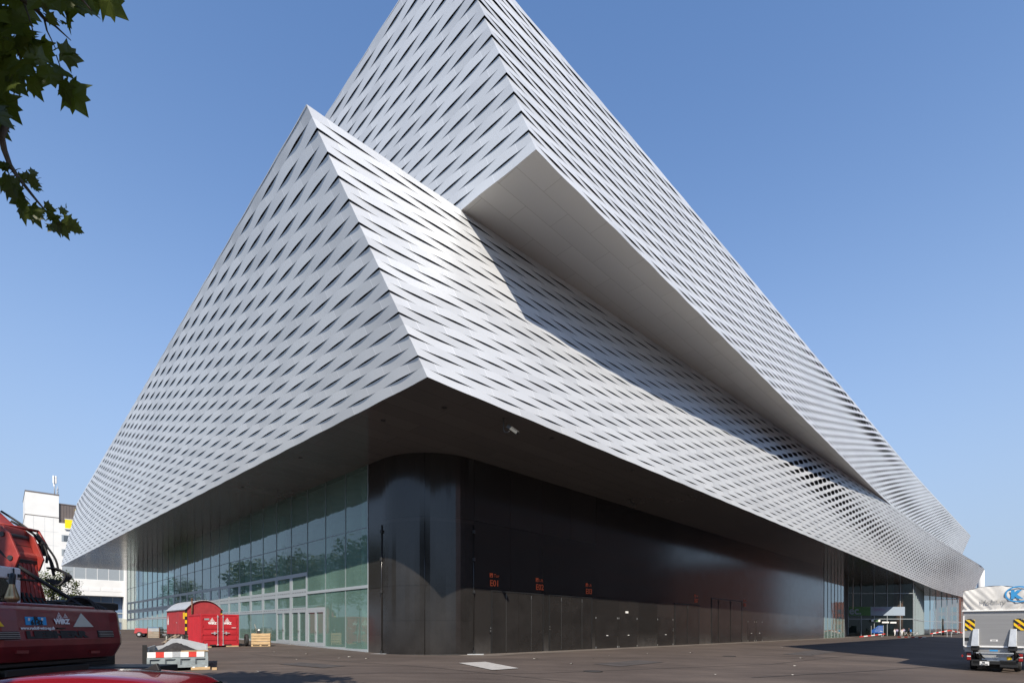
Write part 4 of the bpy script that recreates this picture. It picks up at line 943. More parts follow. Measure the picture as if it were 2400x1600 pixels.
# ------------------------------------------------------------------ red container, site wagon, crate, small trailer, pallets
RZ = math.atan2(.72, .69)
CO = (-21.4, 35.2); cz = gz(-20.5, 36.4)
ct = thing('storage_container', 'short red steel storage container with white emblems on its closed doors', 'container', (CO[0], CO[1], cz), RZ)
W_, L_, H_ = 2.44, 3.05, 2.3
mb = MB()
for x in (0, W_ - .12):
    for y in (0, L_ - .12): mb.box(x, x + .12, y, y + .12, .08, H_)
for z in (.08, H_ - .12):
    mb.box(.12, W_ - .12, 0, .1, z, z + .12); mb.box(.12, W_ - .12, L_ - .1, L_, z, z + .12); mb.box(0, .1, .12, L_ - .12, z, z + .12); mb.box(W_ - .1, W_, .12, L_ - .12, z, z + .12)
mb.build('frame', M['redbox'], ct, bevel=.012)
def corr(x, y0, y1, out):
    mb = MB(); n_ = 12; vs = []
    for k in range(n_ * 4 + 1):
        y = y0 + (y1 - y0) * k / (n_ * 4); o_ = (0, 0, .036, .036)[k % 4]
        vs += [(x + out * (.02 - o_), y, .2), (x + out * (.02 - o_), y, H_ - .12)]
    mb.add(vs, [(2 * k, 2 * k + 2, 2 * k + 3, 2 * k + 1) for k in range(n_ * 4)]); mb.build('corrugated_side', M['redbox'], ct, fix=False)
corr(.03, .12, L_ - .12, -1); corr(W_ - .03, .12, L_ - .12, 1)
mb = MB(); mb.box(.1, W_ - .1, L_ - .06, L_ - .03, .2, H_ - .12); mb.build('back_wall', M['redbox'], ct)
mb = MB(); mb.box(.02, W_ - .02, .02, L_ - .02, H_ - .03, H_ + .0); mb.build('roof', M['redbox'], ct)
mb = MB(); mb.box(.1, W_ - .1, .1, L_ - .1, .09, .2); mb.build('floor', M['oldwood'], ct)
for k, (x0, x1) in enumerate(((.125, W_ / 2 - .01), (W_ / 2 + .01, W_ - .125))):
    mb = MB(); mb.box(x0, x1, .02, .06, .205, H_ - .125)
    for z in (.62, 1.0, 1.38, ): mb.box(x0 + .06, x1 - .06, -.005, .02, z - .15, z + .08) if z != 1.38 else mb.box(x0 + .06, x1 - .06, -.005, .02, 1.26, H_ - .2)
    dr = mb.build('door', M['redbox'], ct, bevel=.012)
    xr = W_ / 2 + (-.17 if k == 0 else .17)
    rb = MB(); rb.tube([(xr, -.04, .1), (xr, -.04, H_ - .05)], .022, 8)
    for z in (.16, 1.1, H_ - .18): rb.box(xr - .05, xr + .05, -.06, 0, z - .03, z + .03)
    rb.build('lock_rod', M['galv'], dr)
    hd = MB(); s_ = -1 if k == 0 else 1
    hd.beam((xr, -.07, .98), (xr + s_ * .42, -.07, .98), .03, .05); hd.box(xr + s_ * .2 - .04, xr + s_ * .2 + .04, -.08, -.01, .88, 1.08); hd.build('handle', M['galv'], dr)
    xl = .46 if k == 0 else W_ / 2 + .20
    lettering('emblem_letters', 'WIRZ', .2, (xl, -.008, 1.60), (1, 0, 0), (0, 0, 1), M['white'], dr, bold=.012)
    e_ = MB(); cx_ = xl + .24; 
    for ro, ri in ((.2, .165), (.11, .05)):
        o_ = [(cx_ + ro * math.cos(a), 1.86 + ro * math.sin(a)) for a in (R(90), R(210), R(330))]; i_ = [(cx_ + ri * math.cos(a), 1.86 + ri * math.sin(a)) for a in (R(90), R(210), R(330))]
        for q in range(3): e_.add([(p[0], -.012, p[1]) for p in (o_[q], o_[(q + 1) % 3], i_[(q + 1) % 3], i_[q])], [(0, 1, 2, 3)])
    e_.build('emblem', M['white'], dr, fix=False)
    for z in (.4, .9, 1.5, 2.0):
        hg = MB(); xh = .13 if k == 0 else W_ - .13; hg.lathe((xh, -.01, z), [(0, -.06), (.025, -.06), (.025, .06), (0, .06)], 8); hg.build('hinge', M['redbox'], dr)
lettering('unit_number', '21', .17, (.24, -.002, .12), (1, 0, 0), (0, 0, 1), M['white'], ct, bold=.006)
mb = MB(); mb.box(.22, .52, -.012, .0, 1.88, 2.0); mb.build('maker_plate', M['traygrey'], ct)
mb = MB(); mb.box(1.95, 2.24, -.012, .0, 1.34, 1.37); mb.build('warning_strip', M['white'], ct)
for x0, x1 in ((.55, .95), (1.5, 1.95)):
    mb = MB(); mb.box(x0, x1, -.006, .002, .085, .18); mb.build('fork_pocket', M['blackpaint'], ct)
for x in (.15, 1.9):
    mb = MB(); mb.box(-.3, .5, -.1, .15, 0, .08); o = mb.build('timber_block', M['wood']); o.rotation_euler = (0, 0, RZ)
    p = Vector((CO[0], CO[1], 0)) + Matrix.Rotation(RZ, 3, 'Z') @ Vector((x, .05, 0)); o.location = onground(p.x, p.y, .0); tag(o, f'flat timber under the {"near left" if x < 1 else "right"} foot of the red container', 'timber block')

WO = (-25.2, 39.5); wz = gz(-25, 41)
wg = thing('site_wagon', 'red wooden construction wagon with a rounded grey roof beside the container', 'site wagon', (WO[0], WO[1], wz), RZ)
W_, L_ = 2.57, 5.6; zb_, ze = .72, 2.62; rise = .72
def arch(x): t = (x / W_ - .5) * 2; return ze + rise * (1 - abs(t) ** 2.3)
n_ = 20
for side_y in (0, L_):
    mb = MB()
    top = [(W_ * k / n_, arch(W_ * k / n_)) for k in range(n_ + 1)]
    for k in range(n_):
        (xa, za), (xb, zb2) = top[k], top[k + 1]; o_ = .0
        mb.add([(xa + .006, side_y + o_, zb_), (xb - .006, side_y + o_, zb_), (xb - .006, side_y + o_, zb2), (xa + .006, side_y + o_, za)], [(0, 1, 2, 3)])
        s_ = -.012 if side_y == 0 else .012
        mb.box(xb - .012, xb + .012, min(side_y, side_y + s_), max(side_y, side_y + s_), zb_, zb2 - .03)
    mb.build('end_wall', M['redwagon'], wg, fix=True)
mb = MB(); mb.box(.0, .05, .0, L_, zb_, ze); mb.box(W_ - .05, W_, .0, L_, zb_, ze)
for k in range(28): y = .1 + k * (L_ - .2) / 27; mb.box(-.008, 0, y - .006, y + .006, zb_ + .02, ze - .03)
mb.build('side_wall', M['redwagon'], wg)
mb = MB(); vs = []
for y in (-.12, L_ + .12):
    for dz in (.0, .05):
        for k in range(n_ + 1):
            x = -.08 + (W_ + .16) * k / n_; t = (x / W_ - .5) * 2; vs.append((x, y, ze + rise * (1 - min(1.03, abs(t)) ** 2.3) + dz + .02))
q = n_ + 1; fs = []
for k in range(n_): fs += [(k, k + 1, 2 * q + k + 1, 2 * q + k), (q + k, 3 * q + k, 3 * q + k + 1, q + k + 1), (k, q + k, q + k + 1, k + 1), (2 * q + k, 2 * q + k + 1, 3 * q + k + 1, 3 * q + k)]
mb.add(vs, fs); mb.build('roof', M['galv'], wg, smooth=False)
for x in (-.01, W_ - .10):
    mb = MB()
    for k in range(7): mb.box(x, x + .11, -.03, .09, zb_ + k * .275, zb_ + (k + 1) * .275, k % 2)
    mb.build('striped_post', [M['blackpaint'], M['yellow']], wg)
mb = MB(); mb.tube([(.42, -.09, 1.6), (.42, -.09, 3.42)], .055, 10); mb.lathe((.42, -.09, 3.42), [(.1, .0), (.02, .1)], 10); mb.build('stove_pipe', M['rust'], wg, smooth=True)
mb = MB(); mb.box(-.02, .0, 1.5, 2.45, zb_ + .05, ze - .12); dr = mb.build('door', M['redwagon'], wg); mb = MB(); mb.box(-.06, -.02, 2.3, 2.4, 1.6, 1.66); mb.build('handle', M['galv'], dr)
mb = MB(); mb.box(-.012, 0, .2, .62, 1.9, 2.4); mb.build('notice', M['yellow'], wg)
mb = MB(); mb.add([(-.014, 4.9, 1.75), (-.014, 5.15, 1.4), (-.014, 5.3, 1.75), (-.014, 5.15, 2.3)], [(0, 1, 2, 3)]); mb.box(-.016, -.002, 5.0, 5.3, 1.5, 1.8); mb.build('emblem', M['white'], wg, fix=False)
mb = MB(); mb.box(.1, W_ - .1, .05, L_ - .05, zb_ - .14, zb_); mb.box(.5, .62, -.1, L_ + 1.4, zb_ - .28, zb_ - .14); mb.box(W_ - .62, W_ - .5, -.1, L_ + 1.4, zb_ - .28, zb_ - .14); mb.build('chassis', M['oldwood'], wg)
mb = MB(); mb.box(.0, W_, L_ + .02, L_ + 1.5, zb_ - .12, zb_ - .04); mb.build('platform', M['galv'], wg)
for y in (.9, L_ - .1):
    for x in (.05, W_ - .05):
        mb = MB(); mb.lathe((x - .1, y, .36), [(.2, 0), (.31, 0), (.36, .04), (.36, .16), (.31, .2), (.2, .2)], 20, 'x'); w_ = mb.build('wheel', M['tyre'], wg, smooth=True)
        mb = MB(); mb.lathe((x - .11, y, .36), [(0, 0), (.2, 0), (.2, .22), (0, .22)], 12, 'x'); mb.build('rim', M['cream'], w_)
mb = MB()
for k in range(3): mb.box(-1.0 + k * .3, -.72 + k * .3, 1.45, 2.5, .06 + k * .22, .1 + k * .22)
mb.beam((-1.0, 1.47, .0), (-.05, 1.47, .66), .04, .1); mb.beam((-1.0, 2.48, .0), (-.05, 2.48, .66), .04, .1); mb.build('wooden_steps', M['oldwood'], wg)

# leaning planks left of the container foot
pk = MB(); pk.beam((0, 0, .02), (1.5, .5, .72), .22, .04); pk.beam((.1, .3, .02), (1.4, 1.0, .7), .2, .04); o = pk.build('loose_planks', M['oldwood']); o.location = onground(-23.7, 37.2); tag(o, 'weathered planks leaning between the tipper tray and the red wagon', 'planks')

KO = (-18.95, 37.2); kz = gz(*KO)
cr_ = thing('pallet_crate', 'pale wooden slatted pallet crate standing beside the red container', 'crate', (KO[0], KO[1], kz), R(22))
mb = MB(); mb.box(0, 1.25, 0, .85, 0, .03)
for x in (0, .55, 1.13):
    mb.box(x, x + .12, 0, .85, .03, .11)
mb.box(0, 1.25, 0, .85, .11, .14); mb.build('pallet_base', M['wood'], cr_)
for k in range(4):
    z = .17 + k * .20; mb = MB(); mb.box(0, 1.25, 0, .03, z, z + .165); mb.box(0, 1.25, .82, .85, z, z + .165); mb.box(0, .03, .03, .82, z, z + .165); mb.box(1.22, 1.25, .03, .82, z, z + .165); mb.build('slat', M['wood'], cr_, bevel=.004)
mb = MB()
for x in (.04, 1.15):
    for y in (.035, .745): mb.box(x, x + .07, y, y + .07, .14, .95)
mb.build('corner_post', M['wood'], cr_)
mb = MB(); mb.box(.05, 1.2, .05, .8, .5, .75); mb.build('loose_fill', M['oldwood'], cr_)
# drill/pump standing in the crate
pu = thing('pump', 'small black and white petrol pump sitting on top of the slatted crate', 'pump', (KO[0] + .3, KO[1] + .5, kz + .75), R(22))
mb = MB(); mb.box(-.12, .12, -.1, .1, .0, .3); mb.lathe((0, 0, .3), [(.1, 0), (.1, .08), (.0, .09)], 12); mb.build('motor', M['blackpaint'], pu, bevel=.02)
mb = MB(); mb.lathe((.02, -.02, .42), [(.0, -.08), (.08, -.04), (.08, .05), (0, .09)], 12); mb.build('fuel_tank', M['white'], pu, smooth=True)
mb = MB(); mb.tube([(-.14, 0, 0), (-.18, 0, .55), (-.28, .02, .86)], .018, 6); mb.tube([(.14, 0, 0), (.3, 0, .3), (.36, 0, .1)], .02, 6); mb.build('handle', M['oldwood'], pu, smooth=True)
# black tyre-like ring between container and crate
mb = MB(); mb.lathe((0, 0, .45), [(.25, -.09), (.40, -.11), (.45, -.06), (.45, .06), (.40, .11), (.25, .09), (.25, -.09)], 24, 'x', caps=False); o = mb.build('spare_tyre', M['tyre'], smooth=True); o.location = onground(-19.5, 37.6); o.rotation_euler = (0, 0, R(35)); tag(o, 'black tyre stood on edge between the red container and the crate', 'tyre')

RT = (-36.7, 51.2); rt = thing('small_trailer', 'small red two-wheeled compressor trailer far behind the wagon', 'trailer', onground(*RT), R(12))
mb = MB(); mb.add([(-.95, -.5, .42), (.95, -.5, .42), (.95, .5, .42), (-.95, .5, .42), (-.85, -.45, 1.05), (.85, -.45, .95), (.85, .45, .95), (-.85, .45, 1.05)], [(3, 2, 1, 0), (4, 5, 6, 7), (0, 1, 5, 4), (1, 2, 6, 5), (2, 3, 7, 6), (3, 0, 4, 7)]); mb.build('body', M['redwagon'], rt, bevel=.06); rt.scale = (.85, .85, .85)
mb = MB(); mb.box(.9, 1.9, -.06, .06, .4, .5); mb.box(-.1, .6, -.46, -.44, .75, .85); mb.box(1.5, 1.6, -.05, .05, .0, .5); mb.build('drawbar', M['steel'], rt)
for y in (-.55, .55):
    mb = MB(); mb.lathe((-.35, y - .08, .31), [(.15, 0), (.31, .02), (.31, .14), (.15, .16)], 18, 'y'); w_ = mb.build('wheel', M['tyre'], rt, smooth=True); mb = MB(); mb.lathe((-.35, y - .085, .31), [(0, 0), (.16, 0), (.16, .17), (0, .17)], 12, 'y'); mb.build('rim', M['galv'], w_)
PT = (-34.7, 49.9); pt_ = thing('pallet_stack', 'stack of grey blue pallets and frames in front of the small red trailer', 'pallet stack', onground(*PT), R(5))
for k in range(6):
    mb = MB(); z = k * .155
    for y in (-.35, 0, .35): mb.box(-.5, .5, y - .05, y + .05, z, z + .1)
    mb.box(-.5, .5, -.4, .4, z + .1, z + .13); mb.build('pallet', M['oldwood'] if k < 4 else M['galv'], pt_)
mb = MB(); mb.box(-.48, .42, -.35, .35, .94, 1.02); mb.build('cover_sheet', M['bluegrey'], pt_)
for x in (-.55, .55):
    mb = MB(); mb.box(x - .03, x + .03, -.4, -.34, .0, 1.0); mb.build('end_frame', M['rust'], pt_)
# ------------------------------------------------------------------ white building beyond the hall's far end
WB = (-104.6, 110.); wb = thing('white_building', 'tall white building with brown recess and yellow balcony panels beyond the hall', 'building', (WB[0], WB[1], 1.4), R(45))
def lz(z): return z - 1.4
T1 = 5.44; TZ = 31.2
mb = MB(); mb.box(0, T1, 0, 14, 0, lz(26.2)); mb.box(0, T1, 0, 14, lz(26.35), lz(TZ)); mb.box(T1, 22, 0, 14, lz(13), lz(25.2)); mb.box(T1, 22, 2.2, 14, lz(25.2), lz(29.4)); mb.build('wall', M['offwhite'], wb)
mb = MB(); mb.box(-.05, T1 + .04, -.05, 14, lz(26.2), lz(26.34)); mb.box(-.06, T1 + .06, -.06, 14.05, lz(TZ), lz(TZ + .25)); mb.box(T1 + .06, 22, .3, 14, lz(29.4), lz(29.6)); mb.build('cornice', M['brown'], wb)
mb = MB()
for x in (1.3, 3.1, 4.5): mb.box(x, x + .03, -.012, 0, lz(3), lz(26.1))
for z in (8, 11, 14, 17, 20, 23): mb.box(.02, T1, -.010, 0, lz(z), lz(z + .03))
mb.build('panel_joint', M['frame'], wb)
mb = MB(); mb.box(T1 + .02, 22, .4, 2.19, lz(25.2), lz(29.39))
for k in range(34): x = T1 + .3 + k * .48; mb.box(x, x + .05, .34, .4, lz(25.2), lz(29.3))
mb.build('brown_recess', M['brown'], wb)
mb = MB(); mb.box(6.45, 9.6, -.3, -.02, lz(24.1), lz(26.1)); mb.build('balcony_panel', M['yellowpanel'], wb)
mb = MB(); mb.box(6.4, 9.65, -.34, .3, lz(26.1), lz(26.22)); mb.box(6.4, 9.65, -.34, -.01, lz(23.9), lz(24.1)); mb.build('balcony_floor', M['white'], wb)
mb = MB(); mb.box(8.2, 11, .1, .3, lz(26.4), lz(28.7)); mb.build('balcony_panel', M['yellowpanel'], wb)
for i, z in enumerate((21.1, 17.9)):
    for k in range(3):
        x = T1 + .6 + k * 3.2; mb = MB(); mb.box(x - .15, x + 2.2, -.03, .02, lz(z), lz(z + 1.5)); w_ = mb.build('window', M['frame'], wb)
        mb = MB(); mb.box(x + .2, x + 2.1, -.05, -.03, lz(z + .1), lz(z + 1.4)); mb.build('pane', M['winblue'], w_); mb = MB(); mb.box(x + 1.2, x + 1.35, -.07, -.05, lz(z + .1), lz(z + 1.4)); mb.build('window_bar', M['white'], w_)
# terrace wing with portal
mb = MB(); mb.box(T1 + .4, 18.5, -1.2, 10, lz(9.2), lz(12.9)); mb.build('terrace_slab', M['offwhite'], wb, bevel=.05)
mb = MB()
for k in range(6): x = T1 + 1.0 + k * 2.1; mb.box(x, x + 1.9, -1.24, -1.2, lz(10.3), lz(11.2))
mb.build('slab_panel', M['white'], wb)
mb = MB(); mb.box(T1 + .4, 17.9, -1.1, -1.04, lz(12.9), lz(15.6)); mb.build('glass_railing', M['frame'], wb)
mb = MB()
for k in range(7): x = T1 + .4 + k * 2.05; mb.box(x, x + .08, -1.16, -1.02, lz(12.9), lz(15.65))
mb.build('railing_post', M['white'], wb)
mb = MB(); mb.box(T1 + .5, 17.0, 1.2, 1.3, lz(1), lz(9.2)); mb.build('portal_glazing', M['bluegrey'], wb)
mb = MB()
for k in range(6): x = T1 + .8 + k * 2.2; mb.box(x, x + .1, 1.1, 1.2, lz(1), lz(9.1))
mb.box(T1 + .5, 17, 1.08, 1.2, lz(5.2), lz(5.5)); mb.box(T1 + 8, 17, 1.05, 1.2, lz(3.2), lz(4.2)); mb.build('portal_mullion', M['frame'], wb)
mb = MB(); mb.box(16.9, 19.3, -1.6, .8, 0, lz(30)); mb.build('column', M['offwhite'], wb, bevel=.08)
mb = MB(); mb.box(16.75, 19.45, -1.75, .95, 0, 2.6); mb.build('column_plinth', M['oldwood'] if 0 else M['cream'], wb, bevel=.05)
mb = MB(); mb.box(17.9, 18.1, -1.7, -1.6, 3.2, 4.4); mb.build('wall_lamp', M['blackpaint'], wb)
ms = thing('antenna_mast', 'slim white mobile phone mast on the roof of the white building', 'antenna mast', (WB[0] + .7071 * 4.9 - .7071 * 3.2, WB[1] + .7071 * 4.9 + .7071 * 3.2, TZ + .25))
mb = MB(); mb.tube([(0, 0, -.3), (0, 0, 4.6)], .1, 8); mb.tube([(.5, .2, -.3), (.5, .2, 2.4)], .07, 6); mb.build('pole', M['galv'], ms, smooth=True)
for (x, y, z) in ((0, -.25, 3.0), (.2, .15, 3.0), (-.2, .15, 2.4)):
    mb = MB(); mb.box(x - .16, x + .16, y - .1, y + .1, z, z + 1.7); mb.build('antenna_panel', M['white'], ms, bevel=.03)
for z in (.3, .9, 1.5): 
    mb = MB(); mb.box(.36, .64, .05, .3, z, z + .4); mb.build('equipment_box', M['galv'], ms)
mb = MB(); mb.tube([(0, 0, 0), (0, 0, 5.2)], .14, 10); mb.tube([(0, 0, 5.2), (1.6, 1.2, 5.3)], .05, 6); o = mb.build('tram_wire_pole', M['white'], smooth=True); o.location = (-86.5, 104, 1.3); tag(o, 'slim white pole in front of the blue portal of the white building', 'pole')

# ------------------------------------------------------------------ trees
def crown_mesh(cen, rad, n, size, keep=None, clump=7, seed=1, leaf=None):
    r = random.Random(seed); mb = MB(); cen = Vector(cen); k = 0; guard = 0
    while k < n and guard < n * 12:
        guard += 1
        v = Vector((r.gauss(0, 1), r.gauss(0, 1), r.gauss(0, 1))).normalized() * (r.random() ** .38)
        q = cen + Vector((v.x * rad[0], v.y * rad[1], v.z * rad[2]))
        lump = math.sin(q.x * 1.3 + seed) * math.sin(q.y * 1.1 + 2) * math.sin(q.z * 1.5 + 1)
        if lump < -.18: continue
        for c in range(clump):
            p = q + Vector((r.gauss(0, .3), r.gauss(0, .3), r.gauss(0, .25))) * size * 3
            if keep and not keep(p): continue
            s = size * r.uniform(.6, 1.25); k += 1
            R3 = Matrix.Rotation(r.uniform(0, 6.28), 3, 'Z') @ Matrix.Rotation(r.gauss(.5, .6), 3, 'X') @ Matrix.Rotation(r.uniform(0, 6.28), 3, 'Z')
            if leaf: mb.add([p + R3 @ (Vector(a) * s) for a in leaf[0]], leaf[1])
            else: mb.add([p + R3 @ (Vector(a) * s) for a in ((0, 0, 0), (.35, .4, .05), (0, 1, 0), (-.35, .4, .05))], [(0, 1, 2, 3)])
    return mb
def tree(x, y, h, rad, label, seed, n=2200, size=.34, z0=None, group=None):
    z = gz(x, y) if z0 is None else z0
    t = thing('street_tree', label, 'tree', (x, y, z), 0, group)
    r = random.Random(seed); mb = MB(); top = h - rad * .7
    mb.tube([(0, 0, -.2), (.05, .03, top * .4), (r.uniform(-.2, .2), r.uniform(-.2, .2), top)], [.22, .17, .1], 8)
    for k in range(7):
        a = k * .9 + r.random(); b = top * (.5 + .06 * k); mb.tube([(0, 0, b), (math.cos(a) * rad * .4, math.sin(a) * rad * .4, b + rad * .35), (math.cos(a) * rad * .75, math.sin(a) * rad * .75, b + rad * .6)], [.09, .06, .025], 5)
    mb.build('trunk', M['bark'], t, smooth=True)
    c = crown_mesh((0, 0, h - rad), (rad, rad, rad), n, size, seed=seed); c.build('crown', M['leafb'], t, fix=False)
tree(-72.2, 80.5, 9.7, 3.4, 'leafy green street tree in front of the white building', 5, 4200, .30)
for i, (x, y, h, r_) in enumerate(((-52, 40, 15, 5.2), (-61, 46, 16, 5.6), (-71, 52, 15, 5.2), (-82, 61, 16, 5.8), (-43, 32, 13, 4.6), (-95, 70, 17, 6), (-34, 22, 12, 4.6), (-66, 58, 14, 5), (-71, 68, 13, 4.2))):
    tree(x, y, h, r_, 'green street tree outside the left edge of the view facing the glass wall', 20 + i, 2600, .62, group='street trees across the road from the glass wall')

# plane leaf outline, stalk at the origin, about one unit long
LEAF = ([(0, 0, 0), (.16, -.06, .01), (.46, -.10, -.02), (.34, .08, .03), (.44, .20, .02), (.78, .40, -.06), (.50, .44, .03), (.40, .60, .02), (.44, .78, 0), (.24, .74, .03), (0, 1.12, -.05), (-.22, .76, .03), (-.42, .80, 0), (-.38, .60, .02), (-.52, .46, .03), (-.76, .42, -.06), (-.44, .22, .02), (-.36, .08, .03), (-.44, -.08, -.02), (-.15, -.06, .01), (0, .38, .06)],
        [(20, 0, 1, 2, 3), (20, 3, 4), (20, 4, 5, 6), (20, 6, 7), (20, 7, 8, 9), (20, 9, 10, 11), (20, 11, 12, 13), (20, 13, 14), (20, 14, 15, 16), (20, 16, 17), (20, 17, 18, 19, 0)])
def at(u, v, Y): return Vector(((u - 1200) / 1200 * Y, Y, EYE + (1473 - v) / 1200 * Y))
PTB = (-10.2, -1.0); pl = thing('plane_tree', 'plane tree whose dark leafy branches hang in from the upper left corner', 'tree', onground(*PTB)); PO = (PTB[0], PTB[1], gz(*PTB))
mb = MB(); mb.tube([(-10.2, -1, -.6), (-10.1, -.9, 3), (-9.6, -.3, 6), (-9.2, .3, 9.2), (-9, .8, 12.5)], [.34, .30, .25, .17, .07], 12)
mb.tube([(-10, -.7, 4.6), (-8.6, 1.2, 6.6), (-7.2, 3.0, 7.6)], [.16, .11, .07], 8); mb.tube([(-9.5, 0, 6.5), (-11, 2.2, 9), (-12, 4, 10.5)], [.13, .09, .04], 8); mb.tube([(-9.6, -.2, 6), (-8, -2.6, 9), (-7.2, -4, 11)], [.13, .09, .04], 8)
mb.tube([(-9.4, .2, 8), (-8, 2.4, 11), (-7, 3.4, 12.6)], [.1, .07, .03], 8)
mb.build('trunk', M['bark'], pl, off=PO, smooth=True)
tw = MB(); D1 = 5.0
def twig(pts, r0, r1, n=5):
    P = [at(*p) for p in pts]; m = len(P); tw.tube(P, [r0 + (r1 - r0) * k / (m - 1) for k in range(m)], n)
twig([(-420, 60, 5.6), (-160, -60, 5.3), (20, -30, 5.1), (55, 0, 5.0), (85, 22, 5.0), (105, 45, 5.0), (130, 62, 5.0), (166, 95, 5.0)], .05, .004)
twig([(104, 46, 5.0), (110, 72, 5.0), (120, 92, 5.0), (131, 116, 5.0)], .010, .004)
twig([(54, 2, 5.0), (68, 40, 5.0), (76, 68, 5.0), (75, 92, 5.0)], .010, .004)
twig([(-300, 120, 5.4), (-90, 190, 5.2), (-20, 260, 5.0), (12, 296, 4.95), (2, 318, 4.95), (9, 350, 4.95), (22, 385, 5.0), (40, 412, 5.0), (62, 440, 5.05), (86, 470, 5.1), (105, 492, 5.1), (120, 512, 5.1)], .045, .004)
twig([(-250, -80, 5.0), (-40, -70, 4.9), (120, -60, 4.8), (180, -16, 4.8), (215, 26, 4.8)], .04, .006)
twig([(28, 415, 5.0), (14, 440, 5.0), (10, 452, 5.0)], .006, .003); twig([(54, 430, 5.0), (50, 452, 5.0), (70, 470, 5.0)], .006, .003); twig([(132, 130, 5), (144, 165, 5), (148, 200, 5)], .006, .003)
twig([(40, 108, 5), (49, 145, 5)], .012, .006)
tw.build('branch', M['bark'], pl, off=PO, smooth=True)
lf = MB(); lr = random.Random(4)
def leafat(u, v, size, ang, Y=5.0, tilt=None):
    """size = length in photo pixels, ang = direction of the tip, degrees clockwise from straight down"""
    s = size / 1200 * Y; p = at(u, v, Y + lr.uniform(-.12, .12))
    a = R(180 - ang); fwd = Vector((math.sin(a) * -1 if 0 else math.sin(R(ang)) * -1, 0, -math.cos(R(ang))))
    side = Vector((fwd.z, 0, -fwd.x)); nrm_ = Vector((0, -1, 0))
    tl = R(lr.uniform(-28, 28) if tilt is None else tilt); tl2 = R(lr.uniform(-30, 30) if tilt is None else tilt)
    f2 = fwd * math.cos(tl) + nrm_ * math.sin(tl); n2 = nrm_ * math.cos(tl) - fwd * math.sin(tl); s2 = side * math.cos(tl2) + n2 * math.sin(tl2); n3 = n2 * math.cos(tl2) - side * math.sin(tl2)
    lf.add([p + (s2 * x + f2 * y + n3 * z) * s for x, y, z in LEAF[0]], LEAF[1])
fixed = [(160, 200, 66, -30, 8), (130, 165, 55, 20, 15), (148, 190, 44, -5, 20), (105, 130, 42, 60, 20), (128, 118, 38, -70, 25), (140, 122, 40, -95, 30), (152, 165, 44, -6, 40), (100, 152, 40, 35, 20), (158, 130, 30, -60, 35),
         (95, 95, 48, -20, 20), (75, 95, 46, -35, 25), (60, 60, 44, 10, 20), (55, 95, 60, -40, 15), (40, 150, 62, -55, 12), (62, 165, 40, -40, 30), (70, 178, 44, -20, 20),
         (120, -20, 70, 30, 15), (150, -15, 62, -5, 15), (180, -10, 70, 5, 12), (215, -22, 74, -18, 12), (235, -20, 60, -50, 20), (205, 20, 40, -8, 30), (160, 30, 34, 20, 30), (110, -10, 40, 50, 30),
         (110, 34, 22, -60, 40), (118, 40, 20, -10, 40), (136, 50, 20, -20, 45), (152, 52, 14, 0, 30), (88, 15, 16, 10, 30), (98, 12, 14, -60, 40), (90, 5, 14, 60, 30),
         (8, 380, 28, -20, 30), (16, 388, 22, 40, 30), (32, 402, 22, -75, 30), (42, 410, 20, -50, 30), (4, 415, 42, -35, 15), (14, 425, 46, -45, 15), (34, 432, 24, 10, 25),
         (56, 412, 18, -100, 35), (66, 416, 24, -60, 30), (72, 420, 24, -20, 30), (80, 428, 22, -40, 30), (90, 440, 16, -10, 30), (86, 420, 14, -70, 30), (70, 405, 16, -120, 30),
         (60, 466, 34, 60, 15), (56, 478, 40, 10, 15), (74, 482, 44, -15, 15), (86, 490, 34, -30, 20), (92, 500, 26, 10, 25), (104, 480, 18, -80, 30), (110, 492, 22, -40, 30),
         (116, 500, 28, -80, 25), (124, 506, 30, -40, 20), (130, 512, 34, 0, 20), (142, 520, 34, -15, 20), (150, 512, 26, -60, 25), (160, 518, 28, -45, 25), (170, 528, 22, -60, 25), (140, 494, 16, -110, 30), (155, 488, 10, -150, 30), (128, 530, 22, 20, 25), (150, 530, 24, 0, 25)]
for u, v, s_, a_, t_ in fixed: leafat(u, v, s_, a_, 5.0, lr.choice((-1, 1)) * t_)
for k in range(105):      # the thick mass along the left edge
    v = lr.uniform(-40, 292); lim = 60 if v < 230 else 22
    u = lr.uniform(-90, lim if lr.random() < .35 else lim * .45); leafat(u, v, lr.uniform(34, 62), lr.uniform(-75, 45), lr.uniform(4.6, 5.8))
lf.build('leaves', M['leaf'], pl, off=PO, fix=False)
def keep(p):
    if p.y > .2:
        u = 1200 + 1200 * p.x / p.y
        if u > -60: return False
    q = p - Vector((-9.75, 10.0, 3.3)); sd = Vector((.051, -.73, .682)); q = q - sd * q.dot(sd)
    if q.length < .85: return False
    return True
c = crown_mesh((-9.3, 1.6, 10.4), (6.2, 6.0, 4.2), 15000, .28, keep, 6, 8, LEAF); c.build('crown', M['leaf'], pl, off=PO, fix=False)

# ------------------------------------------------------------------ box truck on the right
TK = (23.45, 26.6); tk = thing('box_truck', 'grey canvas covered truck with a raised tail lift at the right edge', 'truck', (TK[0], TK[1], gz(24.3, 26.4) + .0), R(-45))
G = -gz(24.3, 26.4)
W_, L_ = 2.32, 6.2
def tz(v, x=0.): return EYE + (1473 - v) / 1200 * (26.6 - .707 * x) + G
zt_, zb2, zl0 = tz(1386), tz(1431), tz(1511)
